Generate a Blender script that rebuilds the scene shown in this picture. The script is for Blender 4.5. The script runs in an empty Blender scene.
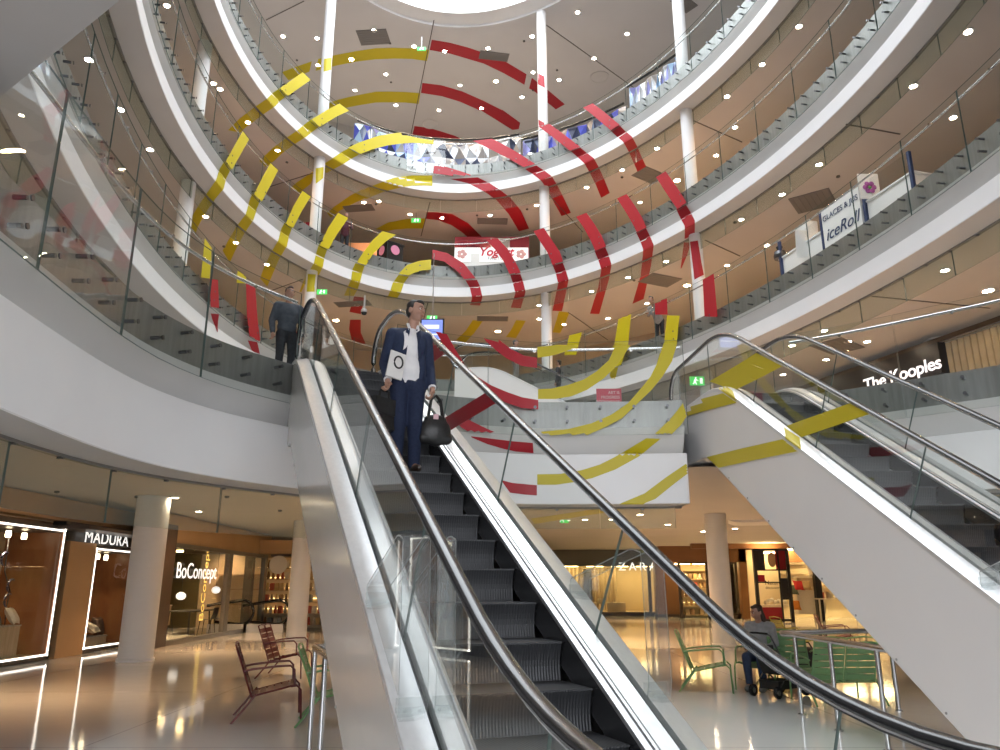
import bpy, bmesh, math, random
from math import sin, cos, pi, radians, sqrt, atan2, hypot
from mathutils import Vector, Matrix
from mathutils.bvhtree import BVHTree
from mathutils.geometry import tessellate_polygon

random.seed(7)
SC = bpy.context.scene
COL = SC.collection
EYE = 1.56                                  # camera height above the ground floor
FPX, PITCH = 765.0, radians(15.45)
CP, SP = cos(PITCH), sin(PITCH)
V3 = Vector

# ---------------------------------------------------------------- surveying helpers
def ray(px, py):
    x = (px - 500) / FPX; y = (375 - py) / FPX
    return V3((x, CP - y * SP, SP + y * CP))
def at_z(px, py, z):
    r = ray(px, py); t = (z - EYE) / r.z
    return V3((r.x * t, r.y * t, z))
def at_y(px, py, Y):
    r = ray(px, py); t = Y / r.y
    return V3((r.x * t, Y, EYE + r.z * t))
def at_x(px, py, X):
    r = ray(px, py); t = X / r.x
    return V3((X, r.y * t, EYE + r.z * t))

# ---------------------------------------------------------------- materials
MATS = {}
def mat(name, col, rough=.5, metal=0., emit=None, estr=0., spec=None, alpha=None, coat=0.):
    if name in MATS: return MATS[name]
    m = bpy.data.materials.new(name); m.use_nodes = True
    b = m.node_tree.nodes['Principled BSDF']
    b.inputs['Base Color'].default_value = (*col, 1)
    b.inputs['Roughness'].default_value = rough
    b.inputs['Metallic'].default_value = metal
    if spec is not None: b.inputs['Specular IOR Level'].default_value = spec
    if coat: b.inputs['Coat Weight'].default_value = coat
    if emit:
        b.inputs['Emission Color'].default_value = (*emit, 1)
        b.inputs['Emission Strength'].default_value = estr
    MATS[name] = m
    return m
def noisy(name, c1, c2, scale=8., rough=.5, metal=0., stretch=(1, 1, 1), bump=0., detail=4., spec=None):
    """two-tone procedural surface"""
    if name in MATS: return MATS[name]
    m = mat(name, c1, rough, metal, spec=spec)
    nt = m.node_tree; n = nt.nodes; b = n['Principled BSDF']
    tc = n.new('ShaderNodeTexCoord'); mp = n.new('ShaderNodeMapping'); mp.inputs['Scale'].default_value = stretch
    nz = n.new('ShaderNodeTexNoise'); nz.inputs['Scale'].default_value = scale; nz.inputs['Detail'].default_value = detail
    rp = n.new('ShaderNodeValToRGB')
    rp.color_ramp.elements[0].position = .35; rp.color_ramp.elements[1].position = .65
    rp.color_ramp.elements[0].color = (*c1, 1); rp.color_ramp.elements[1].color = (*c2, 1)
    nt.links.new(tc.outputs['Object'], mp.inputs['Vector']); nt.links.new(mp.outputs['Vector'], nz.inputs['Vector'])
    nt.links.new(nz.outputs['Fac'], rp.inputs['Fac']); nt.links.new(rp.outputs['Color'], b.inputs['Base Color'])
    if bump:
        bp = n.new('ShaderNodeBump'); bp.inputs['Strength'].default_value = bump; bp.inputs['Distance'].default_value = .02
        nt.links.new(nz.outputs['Fac'], bp.inputs['Height']); nt.links.new(bp.outputs['Normal'], b.inputs['Normal'])
    return m
def glass_mat(name, tint=(.93, .96, .94), refl=1.0, rough=.0, wave=0., ior=1.5, haze=None):
    """thin clear sheet: see-through with a Fresnel mirror on top"""
    if name in MATS: return MATS[name]
    m = bpy.data.materials.new(name); m.use_nodes = True
    nt = m.node_tree; n = nt.nodes; n.clear()
    out = n.new('ShaderNodeOutputMaterial'); mx = n.new('ShaderNodeMixShader')
    tr = n.new('ShaderNodeBsdfTransparent'); tr.inputs['Color'].default_value = (*tint, 1)
    gl = n.new('ShaderNodeBsdfGlossy'); gl.inputs['Roughness'].default_value = rough
    gl.inputs['Color'].default_value = (.95, .97, .97, 1)
    fr = n.new('ShaderNodeFresnel'); fr.inputs['IOR'].default_value = ior
    mu = n.new('ShaderNodeMath'); mu.operation = 'MULTIPLY'; mu.inputs[1].default_value = refl
    ge = n.new('ShaderNodeNewGeometry'); fl = n.new('ShaderNodeMath'); fl.operation = 'SUBTRACT'; fl.inputs[0].default_value = 1.
    nt.links.new(ge.outputs['Backfacing'], fl.inputs[1])          # mirror once, on the entering face of the sheet
    m2 = n.new('ShaderNodeMath'); m2.operation = 'MULTIPLY'
    nt.links.new(fr.outputs[0], mu.inputs[0]); nt.links.new(mu.outputs[0], m2.inputs[0]); nt.links.new(fl.outputs[0], m2.inputs[1]); nt.links.new(m2.outputs[0], mx.inputs[0])
    last = tr
    if haze:
        df = n.new('ShaderNodeBsdfDiffuse'); df.inputs['Color'].default_value = (*haze[:3], 1)
        hx = n.new('ShaderNodeMixShader'); hx.inputs[0].default_value = haze[3]
        nt.links.new(tr.outputs[0], hx.inputs[1]); nt.links.new(df.outputs[0], hx.inputs[2]); last = hx
    nt.links.new(last.outputs[0], mx.inputs[1]); nt.links.new(gl.outputs[0], mx.inputs[2])
    if wave:
        tc = n.new('ShaderNodeTexCoord'); nz = n.new('ShaderNodeTexNoise'); nz.inputs['Scale'].default_value = .9; nz.inputs['Detail'].default_value = 1.
        bp = n.new('ShaderNodeBump'); bp.inputs['Strength'].default_value = wave; bp.inputs['Distance'].default_value = .05
        nt.links.new(tc.outputs['Object'], nz.inputs['Vector']); nt.links.new(nz.outputs['Fac'], bp.inputs['Height'])
        nt.links.new(bp.outputs['Normal'], gl.inputs['Normal'])
    nt.links.new(mx.outputs[0], out.inputs['Surface'])
    MATS[name] = m
    return m

WHITE = noisy('white_plaster', (.80, .79, .79), (.76, .755, .755), 1.2, .55)
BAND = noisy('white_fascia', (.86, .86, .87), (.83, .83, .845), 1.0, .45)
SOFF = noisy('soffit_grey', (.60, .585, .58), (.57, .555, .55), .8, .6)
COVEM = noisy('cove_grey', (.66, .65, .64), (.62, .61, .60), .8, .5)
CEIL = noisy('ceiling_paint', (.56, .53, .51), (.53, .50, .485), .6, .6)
FLOORU = noisy('gallery_floor', (.38, .36, .34), (.34, .325, .31), 1.5, .25)
PLATE = noisy('brushed_plate', (.33, .325, .32), (.28, .275, .27), 14, .38, .6, (1, 1, .1))
STEEL = mat('brushed_steel', (.62, .62, .63), .22, 1.)
PIN = mat('dark_steel', (.16, .16, .17), .3, 1.)
CHROME = mat('polished_steel', (.82, .82, .84), .12, 1.)
GLASS = glass_mat('clear_glass', (.955, .97, .962), .75, 0., .22)
GLASSF = glass_mat('clear_flat_glass', (.95, .965, .957), .8)
SMOKEG = glass_mat('smoke_curtain_glass', (.90, .92, .88), .9, 0., .1, haze=(.55, .58, .5, .10))
SHOPG = glass_mat('shop_glass', (.95, .955, .95), .4)
EDGE = mat('glass_edge', (.09, .13, .12), .3)
RED = mat('red_vinyl', (.40, .006, .018), .45)
YEL = mat('yellow_vinyl', (.56, .46, .005), .45)
BLACKR = mat('black_rubber', (.010, .010, .012), .27, coat=.12)
BLACK = mat('black_paint', (.015, .014, .014), .4)
WARMW = mat('lamp_glow', (1, 1, 1), .5, emit=(1., .80, .58), estr=110.)
WARMB = mat('lamp_glow_amber', (1, 1, 1), .5, emit=(1., .70, .32), estr=240.)

# ---------------------------------------------------------------- mesh builder
class MB:
    def __init__(s): s.v = []; s.f = []; s.m = []
    def add(s, vs, fs, mi=0):
        o = len(s.v); s.v += [tuple(p) for p in vs]
        s.f += [tuple(i + o for i in f) for f in fs]; s.m += [mi] * len(fs); return s
    def box(s, c, d, rot=None, mi=0):
        hx, hy, hz = d[0] / 2, d[1] / 2, d[2] / 2
        vs = [V3((x, y, z)) for x in (-hx, hx) for y in (-hy, hy) for z in (-hz, hz)]
        if rot is not None: vs = [rot @ p for p in vs]
        c = V3(c)
        return s.add([p + c for p in vs], [(0, 1, 3, 2), (4, 6, 7, 5), (0, 4, 5, 1), (2, 3, 7, 6), (0, 2, 6, 4), (1, 5, 7, 3)], mi)
    def hexa(s, q, mi=0):
        """eight corners: four bottom, four top"""
        return s.add(q, [(3, 2, 1, 0), (4, 5, 6, 7), (0, 1, 5, 4), (1, 2, 6, 5), (2, 3, 7, 6), (3, 0, 4, 7)], mi)
    def sheet(s, rows, mi=0, closed=False, flip=False):
        n = len(rows[0]); vs = [p for r in rows for p in r]; fs = []
        R = len(rows)
        for i in range(R if closed else R - 1):
            a = i * n; b = ((i + 1) % R) * n
            for j in range(n - 1):
                f = (a + j, b + j, b + j + 1, a + j + 1)
                fs.append(f[::-1] if flip else f)
        return s.add(vs, fs, mi)
    def tube(s, pts, r, n=8, mi=0, cap=True, sy=1.):
        pts = [V3(p) for p in pts]; rows = []
        up0 = V3((0, 0, 1))
        for i, p in enumerate(pts):
            t = (pts[min(i + 1, len(pts) - 1)] - pts[max(i - 1, 0)])
            if t.length < 1e-9: t = V3((0, 0, 1))
            t.normalize()
            a = t.cross(up0)
            if a.length < .05: a = t.cross(V3((0, 1, 0)))
            a.normalize(); b = a.cross(t)
            rr = r[i] if isinstance(r, (list, tuple)) else r
            rows.append([p + a * (rr * cos(k * 2 * pi / n)) + b * (rr * sy * sin(k * 2 * pi / n)) for k in range(n)])
        o = len(s.v); s.v += [tuple(p) for q in rows for p in q]
        for i in range(len(rows) - 1):
            for k in range(n):
                k2 = (k + 1) % n
                s.f.append((o + i * n + k, o + i * n + k2, o + (i + 1) * n + k2, o + (i + 1) * n + k)); s.m.append(mi)
        if cap:
            s.f.append(tuple(o + k for k in range(n))[::-1]); s.m.append(mi)
            e = o + (len(rows) - 1) * n
            s.f.append(tuple(e + k for k in range(n))); s.m.append(mi)
        return s
    def lathe(s, c, prof, n=20, mi=0, axis=None):
        """profile of (radius, height) turned about a vertical (or given) axis"""
        c = V3(c); q = V3((0, 0, 1)).rotation_difference(V3(axis)).to_matrix() if axis is not None else None
        o = len(s.v)
        for r, h in prof:
            for k in range(n):
                p = V3((r * cos(2 * pi * k / n), r * sin(2 * pi * k / n), h))
                if q: p = q @ p
                s.v.append(tuple(p + c))
        for i in range(len(prof) - 1):
            for k in range(n):
                k2 = (k + 1) % n
                s.f.append((o + i * n + k, o + i * n + k2, o + (i + 1) * n + k2, o + (i + 1) * n + k)); s.m.append(mi)
        s.f.append(tuple(o + k for k in range(n))[::-1]); s.m.append(mi)
        e = o + (len(prof) - 1) * n
        s.f.append(tuple(e + k for k in range(n))); s.m.append(mi)
        return s
    def ball(s, c, r, nu=14, nv=9, mi=0, sc=(1, 1, 1), rot=None):
        c = V3(c); o = len(s.v)
        for i in range(nv + 1):
            th = pi * i / nv
            for k in range(nu):
                p = V3((r * sc[0] * sin(th) * cos(2 * pi * k / nu), r * sc[1] * sin(th) * sin(2 * pi * k / nu), r * sc[2] * cos(th)))
                if rot is not None: p = rot @ p
                s.v.append(tuple(p + c))
        for i in range(nv):
            for k in range(nu):
                k2 = (k + 1) % nu
                s.f.append((o + i * nu + k, o + (i + 1) * nu + k, o + (i + 1) * nu + k2, o + i * nu + k2)); s.m.append(mi)
        return s
    def build(s, name, mats, parent=None, smooth=False, weld=False):
        me = bpy.data.meshes.new(name); me.from_pydata(s.v, [], s.f)
        if not isinstance(mats, (list, tuple)): mats = [mats]
        for m in mats: me.materials.append(m)
        if len(mats) > 1: me.polygons.foreach_set('material_index', s.m)
        if weld or True:
            bm = bmesh.new(); bm.from_mesh(me)
            if weld: bmesh.ops.remove_doubles(bm, verts=bm.verts, dist=1e-5)
            bmesh.ops.recalc_face_normals(bm, faces=bm.faces); bm.to_mesh(me); bm.free()
        if smooth:
            me.polygons.foreach_set('use_smooth', [True] * len(me.polygons))
            try: me.set_sharp_from_angle(angle=radians(40))
            except Exception: pass
        me.update()
        o = bpy.data.objects.new(name, me); COL.objects.link(o)
        if parent is not None: o.parent = parent
        return o

def tag(o, label, cat, group=None, kind=None):
    o['label'] = label; o['category'] = cat
    if group: o['group'] = group
    if kind: o['kind'] = kind
    return o
def struct(o): o['kind'] = 'structure'; return o
def thing(name, label, cat, loc=(0, 0, 0), rz=0., group=None):
    o = bpy.data.objects.new(name, None); COL.objects.link(o)
    o.empty_display_size = .1
    o.location = loc; o.rotation_euler = (0, 0, rz)
    return tag(o, label, cat, group)
def dup(root, loc=None, rz=None, label=None, group=None):
    def cp(o, par):
        c = o.copy(); COL.objects.link(c)
        if par is not None: c.parent = par
        for ch in o.children: cp(ch, c)
        return c
    r = cp(root, None)
    if loc is not None: r.location = loc
    if rz is not None: r.rotation_euler = (0, 0, rz)
    if label: r['label'] = label
    if group: r['group'] = group
    return r
def text(name, body, size, mtl, parent=None, loc=(0, 0, 0), rot=(pi / 2, 0, 0), ext=.012, align='CENTER', bold=0., space=1., shear=0., wide=1.):
    cu = bpy.data.curves.new(name, 'FONT'); cu.body = body; cu.size = size; cu.extrude = ext
    cu.align_x = align; cu.align_y = 'CENTER'; cu.offset = bold; cu.space_character = space; cu.shear = shear
    cu.materials.append(mtl)
    o = bpy.data.objects.new(name, cu); COL.objects.link(o)
    dg = bpy.context.evaluated_depsgraph_get(); me = bpy.data.meshes.new_from_object(o.evaluated_get(dg))
    bpy.data.objects.remove(o); bpy.data.curves.remove(cu)
    me.name = name; o = bpy.data.objects.new(name, me); COL.objects.link(o)
    o.location = loc; o.rotation_euler = rot; o.scale = (wide, 1, 1)
    if parent is not None: o.parent = parent
    return o
def poly_fill(loops, z, flip=False):
    """planar polygon with holes -> verts, faces"""
    vs = [V3((p[0], p[1], z)) for l in loops for p in l]
    tr = tessellate_polygon([[V3((p[0], p[1], 0)) for p in l] for l in loops])
    return vs, [tuple(t) for t in tr]
# ================================================================ the atrium rings
F1, F2, F3, F4 = 4.56, 9.06, 13.56, 18.06           # gallery floor levels
ZTOP = 25.05                                        # roof ceiling
class Path:
    """a plan line (band edge) with unit normals pointing into the slab, away from the void"""
    def __init__(s, pts, closed, inside):
        s.p = [V3((x, y, 0)) for x, y in pts]; s.closed = closed; n = len(s.p); s.n = []
        for i in range(n):
            a = s.p[i - 1] if (closed or i > 0) else s.p[i]
            b = s.p[(i + 1) % n] if (closed or i < n - 1) else s.p[i]
            t = (b - a).normalized(); m = V3((t.y, -t.x, 0))
            if m.dot(s.p[i] - V3((inside[0], inside[1], 0))) < 0: m = -m
            s.n.append(m)
        s.l = [0.]
        for i in range(1, n): s.l.append(s.l[-1] + (s.p[i] - s.p[i - 1]).length)
    def off(s, i, o, z):
        q = s.p[i] + s.n[i] * o; return V3((q.x, q.y, z))
    def at(s, L, o, z):
        i = 0
        while i < len(s.l) - 2 and s.l[i + 1] < L: i += 1
        u = max(0., min(1., (L - s.l[i]) / (s.l[i + 1] - s.l[i])))
        q = s.p[i].lerp(s.p[i + 1], u); m = s.n[i].lerp(s.n[i + 1], u).normalized()
        q = q + m * o; return V3((q.x, q.y, z))
    def sub(s, pred):
        idx = [i for i in range(len(s.p)) if pred(s.p[i])]
        return idx
def ellipse(cx, cy, a, b, ang, n=120, o=0.):
    ca, sa = cos(radians(ang)), sin(radians(ang)); r = []
    for k in range(n):
        t = 2 * pi * k / n + pi                        # start at the near end
        x, y = (a + o) * cos(t), (b + o) * sin(t)
        r.append((cx + ca * x - sa * y, cy + sa * x + ca * y))
    return r
def smooth_path(pts, k=5):
    """Catmull-Rom through the given plan points"""
    r = []
    P = [V3((x, y, 0)) for x, y in pts]
    for i in range(len(P) - 1):
        p0, p1, p2, p3 = P[max(i - 1, 0)], P[i], P[i + 1], P[min(i + 2, len(P) - 1)]
        for j in range(k):
            t = j / k
            q = .5 * ((2 * p1) + (p2 - p0) * t + (2 * p0 - 5 * p1 + 4 * p2 - p3) * t * t + (3 * p1 - p0 - 3 * p2 + p3) * t ** 3)
            r.append((q.x, q.y))
    r.append(tuple(pts[-1][:2])); return r

EL = {4: (.02, 16.44, 11.5, 7.49, 105.3), 3: (.19, 15.14, 12.72, 7.68, 103.9), 2: (.4, 13.5, 14.62, 7.57, 102.)}
RING = {k: Path(ellipse(*EL[k]), True, EL[k][:2]) for k in EL}
RL = {4: F4, 3: F3, 2: F2, 1: F1}
# first-floor edge: left balcony, bridge between the two escalators, right balcony
LEFT = Path(smooth_path([(-3.4, -1.), (-3.5, 1.), (-3.58, 3.), (-3.75, 5.1), (-3.86, 6.3), (-3.92, 7.3), (-3.88, 8.2), (-3.68, 9.05), (-3.36, 9.75), (-2.95, 10.38), (-2.6, 10.85), (-2.35, 11.25)]), False, (1, 6))
MID = Path(smooth_path([(-2.25, 11.35), (-1.72, 11.72), (-1.3, 12.0), (-.84, 12.26), (0., 12.56), (.65, 12.7), (1.6, 12.68), (2.5, 12.62), (3.0, 12.57), (3.09, 12.57)], 6), False, (1, 6))
RIGHT = Path(smooth_path([(4.88, 12.28), (5.5, 11.85), (6.15, 11.3), (6.62, 10.85), (7.08, 10.42), (7.6, 9.75), (7.95, 9.0), (8.15, 8.), (8.2, 6.), (8.2, 2.), (8.2, -1.)]), False, (3, 7))

def prof_upper(f): return dict(
    plate=[(.02, f + .03), (0., f + .03), (0., f - .42)],
    cove=[(0., f - .42), (.02, f - .50), (.07, f - .60), (.13, f - .70), (.19, f - .79), (.21, f - .85)],
    band=[(.21, f - .86), (-.0, f - .86), (-.015, f - .87), (-.015, f - 1.24), (0., f - 1.25)],
    soff=[(0., f - 1.25), (.55, f - 1.27)])
def prof_first(f): return dict(
    plate=[(.02, f + .03), (0., f + .03), (0., f - .42)],
    cove=[(0., f - .42), (.02, f - .50), (.06, f - .62), (.12, f - .74), (.17, f - .83), (.18, f - .86)],
    band=[(.18, f - .87), (-.0, f - .87), (-.015, f - .88), (-.015, f - 1.69), (0., f - 1.70)],
    soff=[(0., f - 1.70), (.60, f - 1.70), (.60, f - 1.02)])
TARGET = {}          # surfaces that can carry a stripe
def bvh_of(*objs):
    vs = []; fs = []
    for o in objs:
        k = len(vs); vs += [o.matrix_world @ v.co for v in o.data.vertices]
        fs += [tuple(i + k for i in p.vertices) for p in o.data.polygons]
    return BVHTree.FromPolygons(vs, fs)
def edge_meshes(path, prof, tagname):
    r = {}
    for part, nm, m in (('plate', 'trim_plate', PLATE), ('cove', 'trim_cove', COVEM), ('band', 'trim_fascia', BAND), ('soff', 'trim_soffit', SOFF)):
        mb = MB(); rows = [[path.off(i, o, z) for o, z in prof[part]] for i in range(len(path.p))]
        mb.sheet(rows, closed=path.closed)
        ob = struct(mb.build('%s_%s' % (nm, tagname), m)); r[part] = ob
        ob.data.polygons.foreach_set('use_smooth', [True] * len(ob.data.polygons)); ob.data.set_sharp_from_angle(angle=radians(30))
    return r
HOLE1 = None
def outer(n=72, a=27., b=26., cx=0., cy=16.):
    return [(cx + a * cos(2 * pi * k / n), cy + b * sin(2 * pi * k / n)) for k in range(n)]
names = {4: 'fourth', 3: 'third', 2: 'second', 1: 'first'}
ceil_objs = {}
for k in (4, 3, 2):
    P = RING[k]; f = RL[k]
    pr = edge_meshes(P, prof_upper(f), names[k])
    inner = [tuple(P.off(i, .55, 0)[:2]) for i in range(len(P.p))]
    out = ellipse(EL[k][0], EL[k][1], EL[k][2] + 8.2, EL[k][3] + 8.2, EL[k][4], 120)
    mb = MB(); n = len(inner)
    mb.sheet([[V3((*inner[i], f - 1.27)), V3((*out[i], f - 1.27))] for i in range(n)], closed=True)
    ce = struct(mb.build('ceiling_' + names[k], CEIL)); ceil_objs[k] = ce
    mb = MB(); inn2 = [tuple(P.off(i, .02, 0)[:2]) for i in range(n)]
    mb.sheet([[V3((*inn2[i], f)), V3((*out[i], f))] for i in range(n)], closed=True)
    struct(mb.build('floor_' + names[k], FLOORU))
    TARGET['e%d' % k] = bvh_of(pr['plate'], pr['cove'], pr['band'], pr['soff'], ce)
# roof ceiling with the oval roof-light
RE = (-.05, 16.34, 11.98, 7.9, 104.4)
SKY = (-.05, 16.3, 11.35, 7.25, 104.4)
ri = ellipse(*RE); ro = ellipse(RE[0], RE[1], RE[2] + 11, RE[3] + 11, RE[4])
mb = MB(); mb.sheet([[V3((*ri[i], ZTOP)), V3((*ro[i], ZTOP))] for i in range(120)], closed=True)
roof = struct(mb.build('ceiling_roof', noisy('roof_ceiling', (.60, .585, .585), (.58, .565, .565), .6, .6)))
TARGET['roof'] = bvh_of(roof)
si = ellipse(*SKY)
mb = MB(); mb.sheet([[V3((*ri[i], ZTOP)), V3((*ri[i], ZTOP + .12)), V3((*si[i], ZTOP + .16)), V3((*si[i], ZTOP + .7))] for i in range(120)], closed=True)
struct(mb.build('trim_rooflight', WHITE))
# roof-light: luminous sky seen through the glazing
sky_m = bpy.data.materials.new('sky_light'); sky_m.use_nodes = True
nt = sky_m.node_tree; nt.nodes.clear()
_o = nt.nodes.new('ShaderNodeOutputMaterial'); _e = nt.nodes.new('ShaderNodeEmission'); _e.inputs['Color'].default_value = (.90, .95, 1., 1); _e.inputs['Strength'].default_value = 5.6
nt.links.new(_e.outputs[0], _o.inputs[0])
mb = MB(); mb.add([V3((*p, ZTOP + .7)) for p in si], [tuple(range(120))])
struct(mb.build('window_1', sky_m))
mb = MB()
for j in range(-4, 5):
    y = SKY[1] + j * 2.3
    xs = [p for p in si if abs(p[1] - y) < .5]
    if len(xs) >= 2:
        mb.box(((min(p[0] for p in xs) + max(p[0] for p in xs)) / 2, y, ZTOP + .66), (max(p[0] for p in xs) - min(p[0] for p in xs), .12, .08))
struct(mb.build('trim_glazing_bars', WHITE))
# expansion joints: thin dark covers on the ceilings, at the places the photo shows
JM = mat('joint_cover', (.10, .09, .085), .5)
def joint(z, a, b, nm):
    A = at_z(*a, z); B = at_z(*b, z); t = (B - A).normalized(); s = V3((-t.y, t.x, 0)) * .02
    mb = MB(); d = V3((0, 0, .012))
    mb.hexa([A - s - d, B - s - d, B + s - d, A + s - d, A - s, B - s, B + s, A + s])
    struct(mb.build('trim_joint', JM))
joint(ZTOP, (434, 20), (411, 134), 0); joint(ZTOP, (545, 24), (640, 92), 0)
joint(ZTOP, (304, 1), (266, 20), 0)
joint(F4 - 1.27, (430, 202), (421, 236), 0); joint(F4 - 1.27, (316, 172), (262, 189), 0)
joint(F4 - 1.27, (549, 195), (583, 232), 0); joint(F4 - 1.27, (690, 119), (742, 142), 0)
joint(F3 - 1.27, (428, 302), (421, 330), 0); joint(F3 - 1.27, (303, 279), (270, 291), 0)
joint(F3 - 1.27, (568, 312), (608, 340), 0); joint(F3 - 1.27, (705, 240), (740, 256), 0)
joint(F3 - 1.27, (846, 124), (900, 134), 0)
joint(F2 - 1.27, (872, 296), (990, 308), 0)
# first floor: slab with the irregular opening
def hole(o, near=-3.):
    L = [tuple(LEFT.off(i, o, 0)[:2]) for i in range(len(LEFT.p))]
    M = [tuple(MID.off(i, o, 0)[:2]) for i in range(len(MID.p))]
    R = [tuple(RIGHT.off(i, o, 0)[:2]) for i in range(len(RIGHT.p))]
    return L, M, R
fp = prof_first(F1)
for P, nm in ((LEFT, 'first_left'), (MID, 'first_bridge'), (RIGHT, 'first_right')):
    pr = edge_meshes(P, fp, nm)
    TARGET[{'first_left': 'eL', 'first_bridge': 'eM', 'first_right': 'eR'}[nm]] = bvh_of(*pr.values())
# ================================================================ slabs, columns, walls
OUT1 = outer(80, 34, 36, 2, 18)
GCEIL = 3.54
def slab_loop(o):
    L, M, R = hole(o)
    e1a = []
    return L + e1a + M + ([(3.2, 13.55), (4.9, 13.45)] if o < .3 else []) + R + [(9.5, -7.6), (-5.0, -7.6)]
vs, fs = poly_fill([OUT1, slab_loop(.02)], F1)
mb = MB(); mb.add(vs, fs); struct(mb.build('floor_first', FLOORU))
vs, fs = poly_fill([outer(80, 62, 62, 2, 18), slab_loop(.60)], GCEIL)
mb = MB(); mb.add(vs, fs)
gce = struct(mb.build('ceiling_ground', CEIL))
TARGET['gc'] = bvh_of(gce)
TARGET['eM2'] = TARGET['eM']
# ground floor: polished pale stone with thin joints
gf = bpy.data.materials.new('polished_stone'); gf.use_nodes = True
nt = gf.node_tree; n = nt.nodes; b = n['Principled BSDF']
tc = n.new('ShaderNodeTexCoord'); nz = n.new('ShaderNodeTexNoise'); nz.inputs['Scale'].default_value = .6; nz.inputs['Detail'].default_value = 5
rp = n.new('ShaderNodeValToRGB'); rp.color_ramp.elements[0].color = (.64, .63, .61, 1); rp.color_ramp.elements[1].color = (.70, .69, .67, 1)
br = n.new('ShaderNodeTexBrick'); br.offset = 0.; br.inputs['Scale'].default_value = 1.; br.inputs['Mortar Size'].default_value = .006
br.inputs['Brick Width'].default_value = 4.2; br.inputs['Row Height'].default_value = 4.2
br.inputs['Mortar'].default_value = (.33, .32, .31, 1)
nt.links.new(tc.outputs['Object'], nz.inputs['Vector']); nt.links.new(tc.outputs['Object'], br.inputs['Vector'])
nt.links.new(nz.outputs['Fac'], rp.inputs['Fac']); nt.links.new(rp.outputs['Color'], br.inputs['Color1']); nt.links.new(rp.outputs['Color'], br.inputs['Color2'])
nt.links.new(br.outputs['Color'], b.inputs['Base Color'])
b.inputs['Roughness'].default_value = .07; b.inputs['Specular IOR Level'].default_value = .55
n2 = n.new('ShaderNodeTexNoise'); n2.inputs['Scale'].default_value = 2.2; n2.inputs['Detail'].default_value = 2
bp = n.new('ShaderNodeBump'); bp.inputs['Strength'].default_value = .03; bp.inputs['Distance'].default_value = .05
nt.links.new(tc.outputs['Object'], n2.inputs['Vector']); nt.links.new(n2.outputs['Fac'], bp.inputs['Height']); nt.links.new(bp.outputs['Normal'], b.inputs['Normal'])
mb = MB(); mb.box((2, 18, -.05), (124, 124, .1)); struct(mb.build('floor', gf))
# outer enclosing walls of the galleries: pale shop fronts in the distance
WALLM = noisy('gallery_wall', (.50, .40, .30), (.38, .30, .23), .35, .5, stretch=(1, 1, .15))
WALLD = noisy('gallery_wall_dark', (.16, .13, .11), (.30, .24, .19), .4, .35, stretch=(1, 1, .2))
for k, z0, z1, m in ((4, F4, ZTOP, noisy('gallery_wall_pale', (.52, .50, .49), (.44, .42, .41), .4, .5, stretch=(1, 1, .15))), (3, F3, F4 - 1.27, WALLM), (2, F2, F3 - 1.27, WALLM)):
    pts = ellipse(EL[k][0], EL[k][1], EL[k][2] + (9.3 if k == 4 else 7.6), EL[k][3] + (9.3 if k == 4 else 7.6), EL[k][4], 120)
    mb = MB(); mb.sheet([[V3((x, y, z0)), V3((x, y, z1))] for x, y in pts], closed=True)
    struct(mb.build('wall_' + names[k], m))
pts = outer(80, 33.5, 35.5, 2, 18)
mb = MB(); mb.sheet([[V3((x, y, F1)), V3((x, y, F2 - 1.27))] for x, y in pts], closed=True); struct(mb.build('wall_first', WALLM))
pts = outer(80, 61, 61, 2, 18)
mb = MB(); mb.sheet([[V3((x, y, 0)), V3((x, y, GCEIL))] for x, y in pts], closed=True); struct(mb.build('wall_ground', WALLD))
# round columns, one per storey and position
CPOS = {'far_left': (-8.58, 18.9), 'left': (-6.65, 25.1), 'mid': (1.75, 27.25), 'right': (6.19, 22.2)}
TARGET['col'] = None
cobs = []
def column(x, y, z0, z1, r):
    mb = MB(); h = z1 - z0
    mb.lathe((x, y, z0), [(r + .03, 0), (r + .03, .06), (r, .07), (r, h)], 28)
    o = struct(mb.build('column', WHITE, smooth=True)); cobs.append(o); return o
for nm, (x, y) in CPOS.items():
    for z0, z1 in ((F1, F2 - 1.27), (F2, F3 - 1.27), (F3, F4 - 1.27), (F4, ZTOP)):
        column(x, y, z0, z1, .20)
column(*at_z(135, 661, 0)[:2], 0, GCEIL, .36); column(*at_z(296, 640, 0)[:2], 0, GCEIL, .30); column(6.1, 22.0, 0, GCEIL, .30)
TARGET['col'] = bvh_of(*cobs)

# ================================================================ glass balustrades
def pane_mesh(path, L0, L1, o0, z0, z1, th=.02, seg=4):
    """one curved pane with real thickness; material 1 on the cut edges"""
    mb = MB(); g = .007
    ls = [L0 + g + (L1 - L0 - 2 * g) * i / seg for i in range(seg + 1)]
    A = [[path.at(l, o0, z0), path.at(l, o0, z1)] for l in ls]
    B = [[path.at(l, o0 + th, z0), path.at(l, o0 + th, z1)] for l in ls]
    mb.sheet(A); mb.sheet(B, flip=True)
    for i in range(seg):
        mb.add([A[i][0], A[i + 1][0], B[i + 1][0], B[i][0]], [(0, 1, 2, 3)], 1)
        mb.add([A[i][1], A[i + 1][1], B[i + 1][1], B[i][1]], [(0, 1, 2, 3)], 1)
    for i in (0, seg): mb.add([A[i][0], A[i][1], B[i][1], B[i][0]], [(0, 1, 2, 3)], 1)
    return mb
def in_view(p, m=90):
    """plan test used only to leave out panes that stand far outside the photograph"""
    y = p.y * CP + (p.z - EYE) * SP
    if y < .8: return False
    x = 500 + FPX * p.x / y; yy = 375 - FPX * (-p.y * SP + (p.z - EYE) * CP) / y
    return -m < x < 1000 + m and -m < yy < 750 + m
GLASS_TREES = {}
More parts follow.
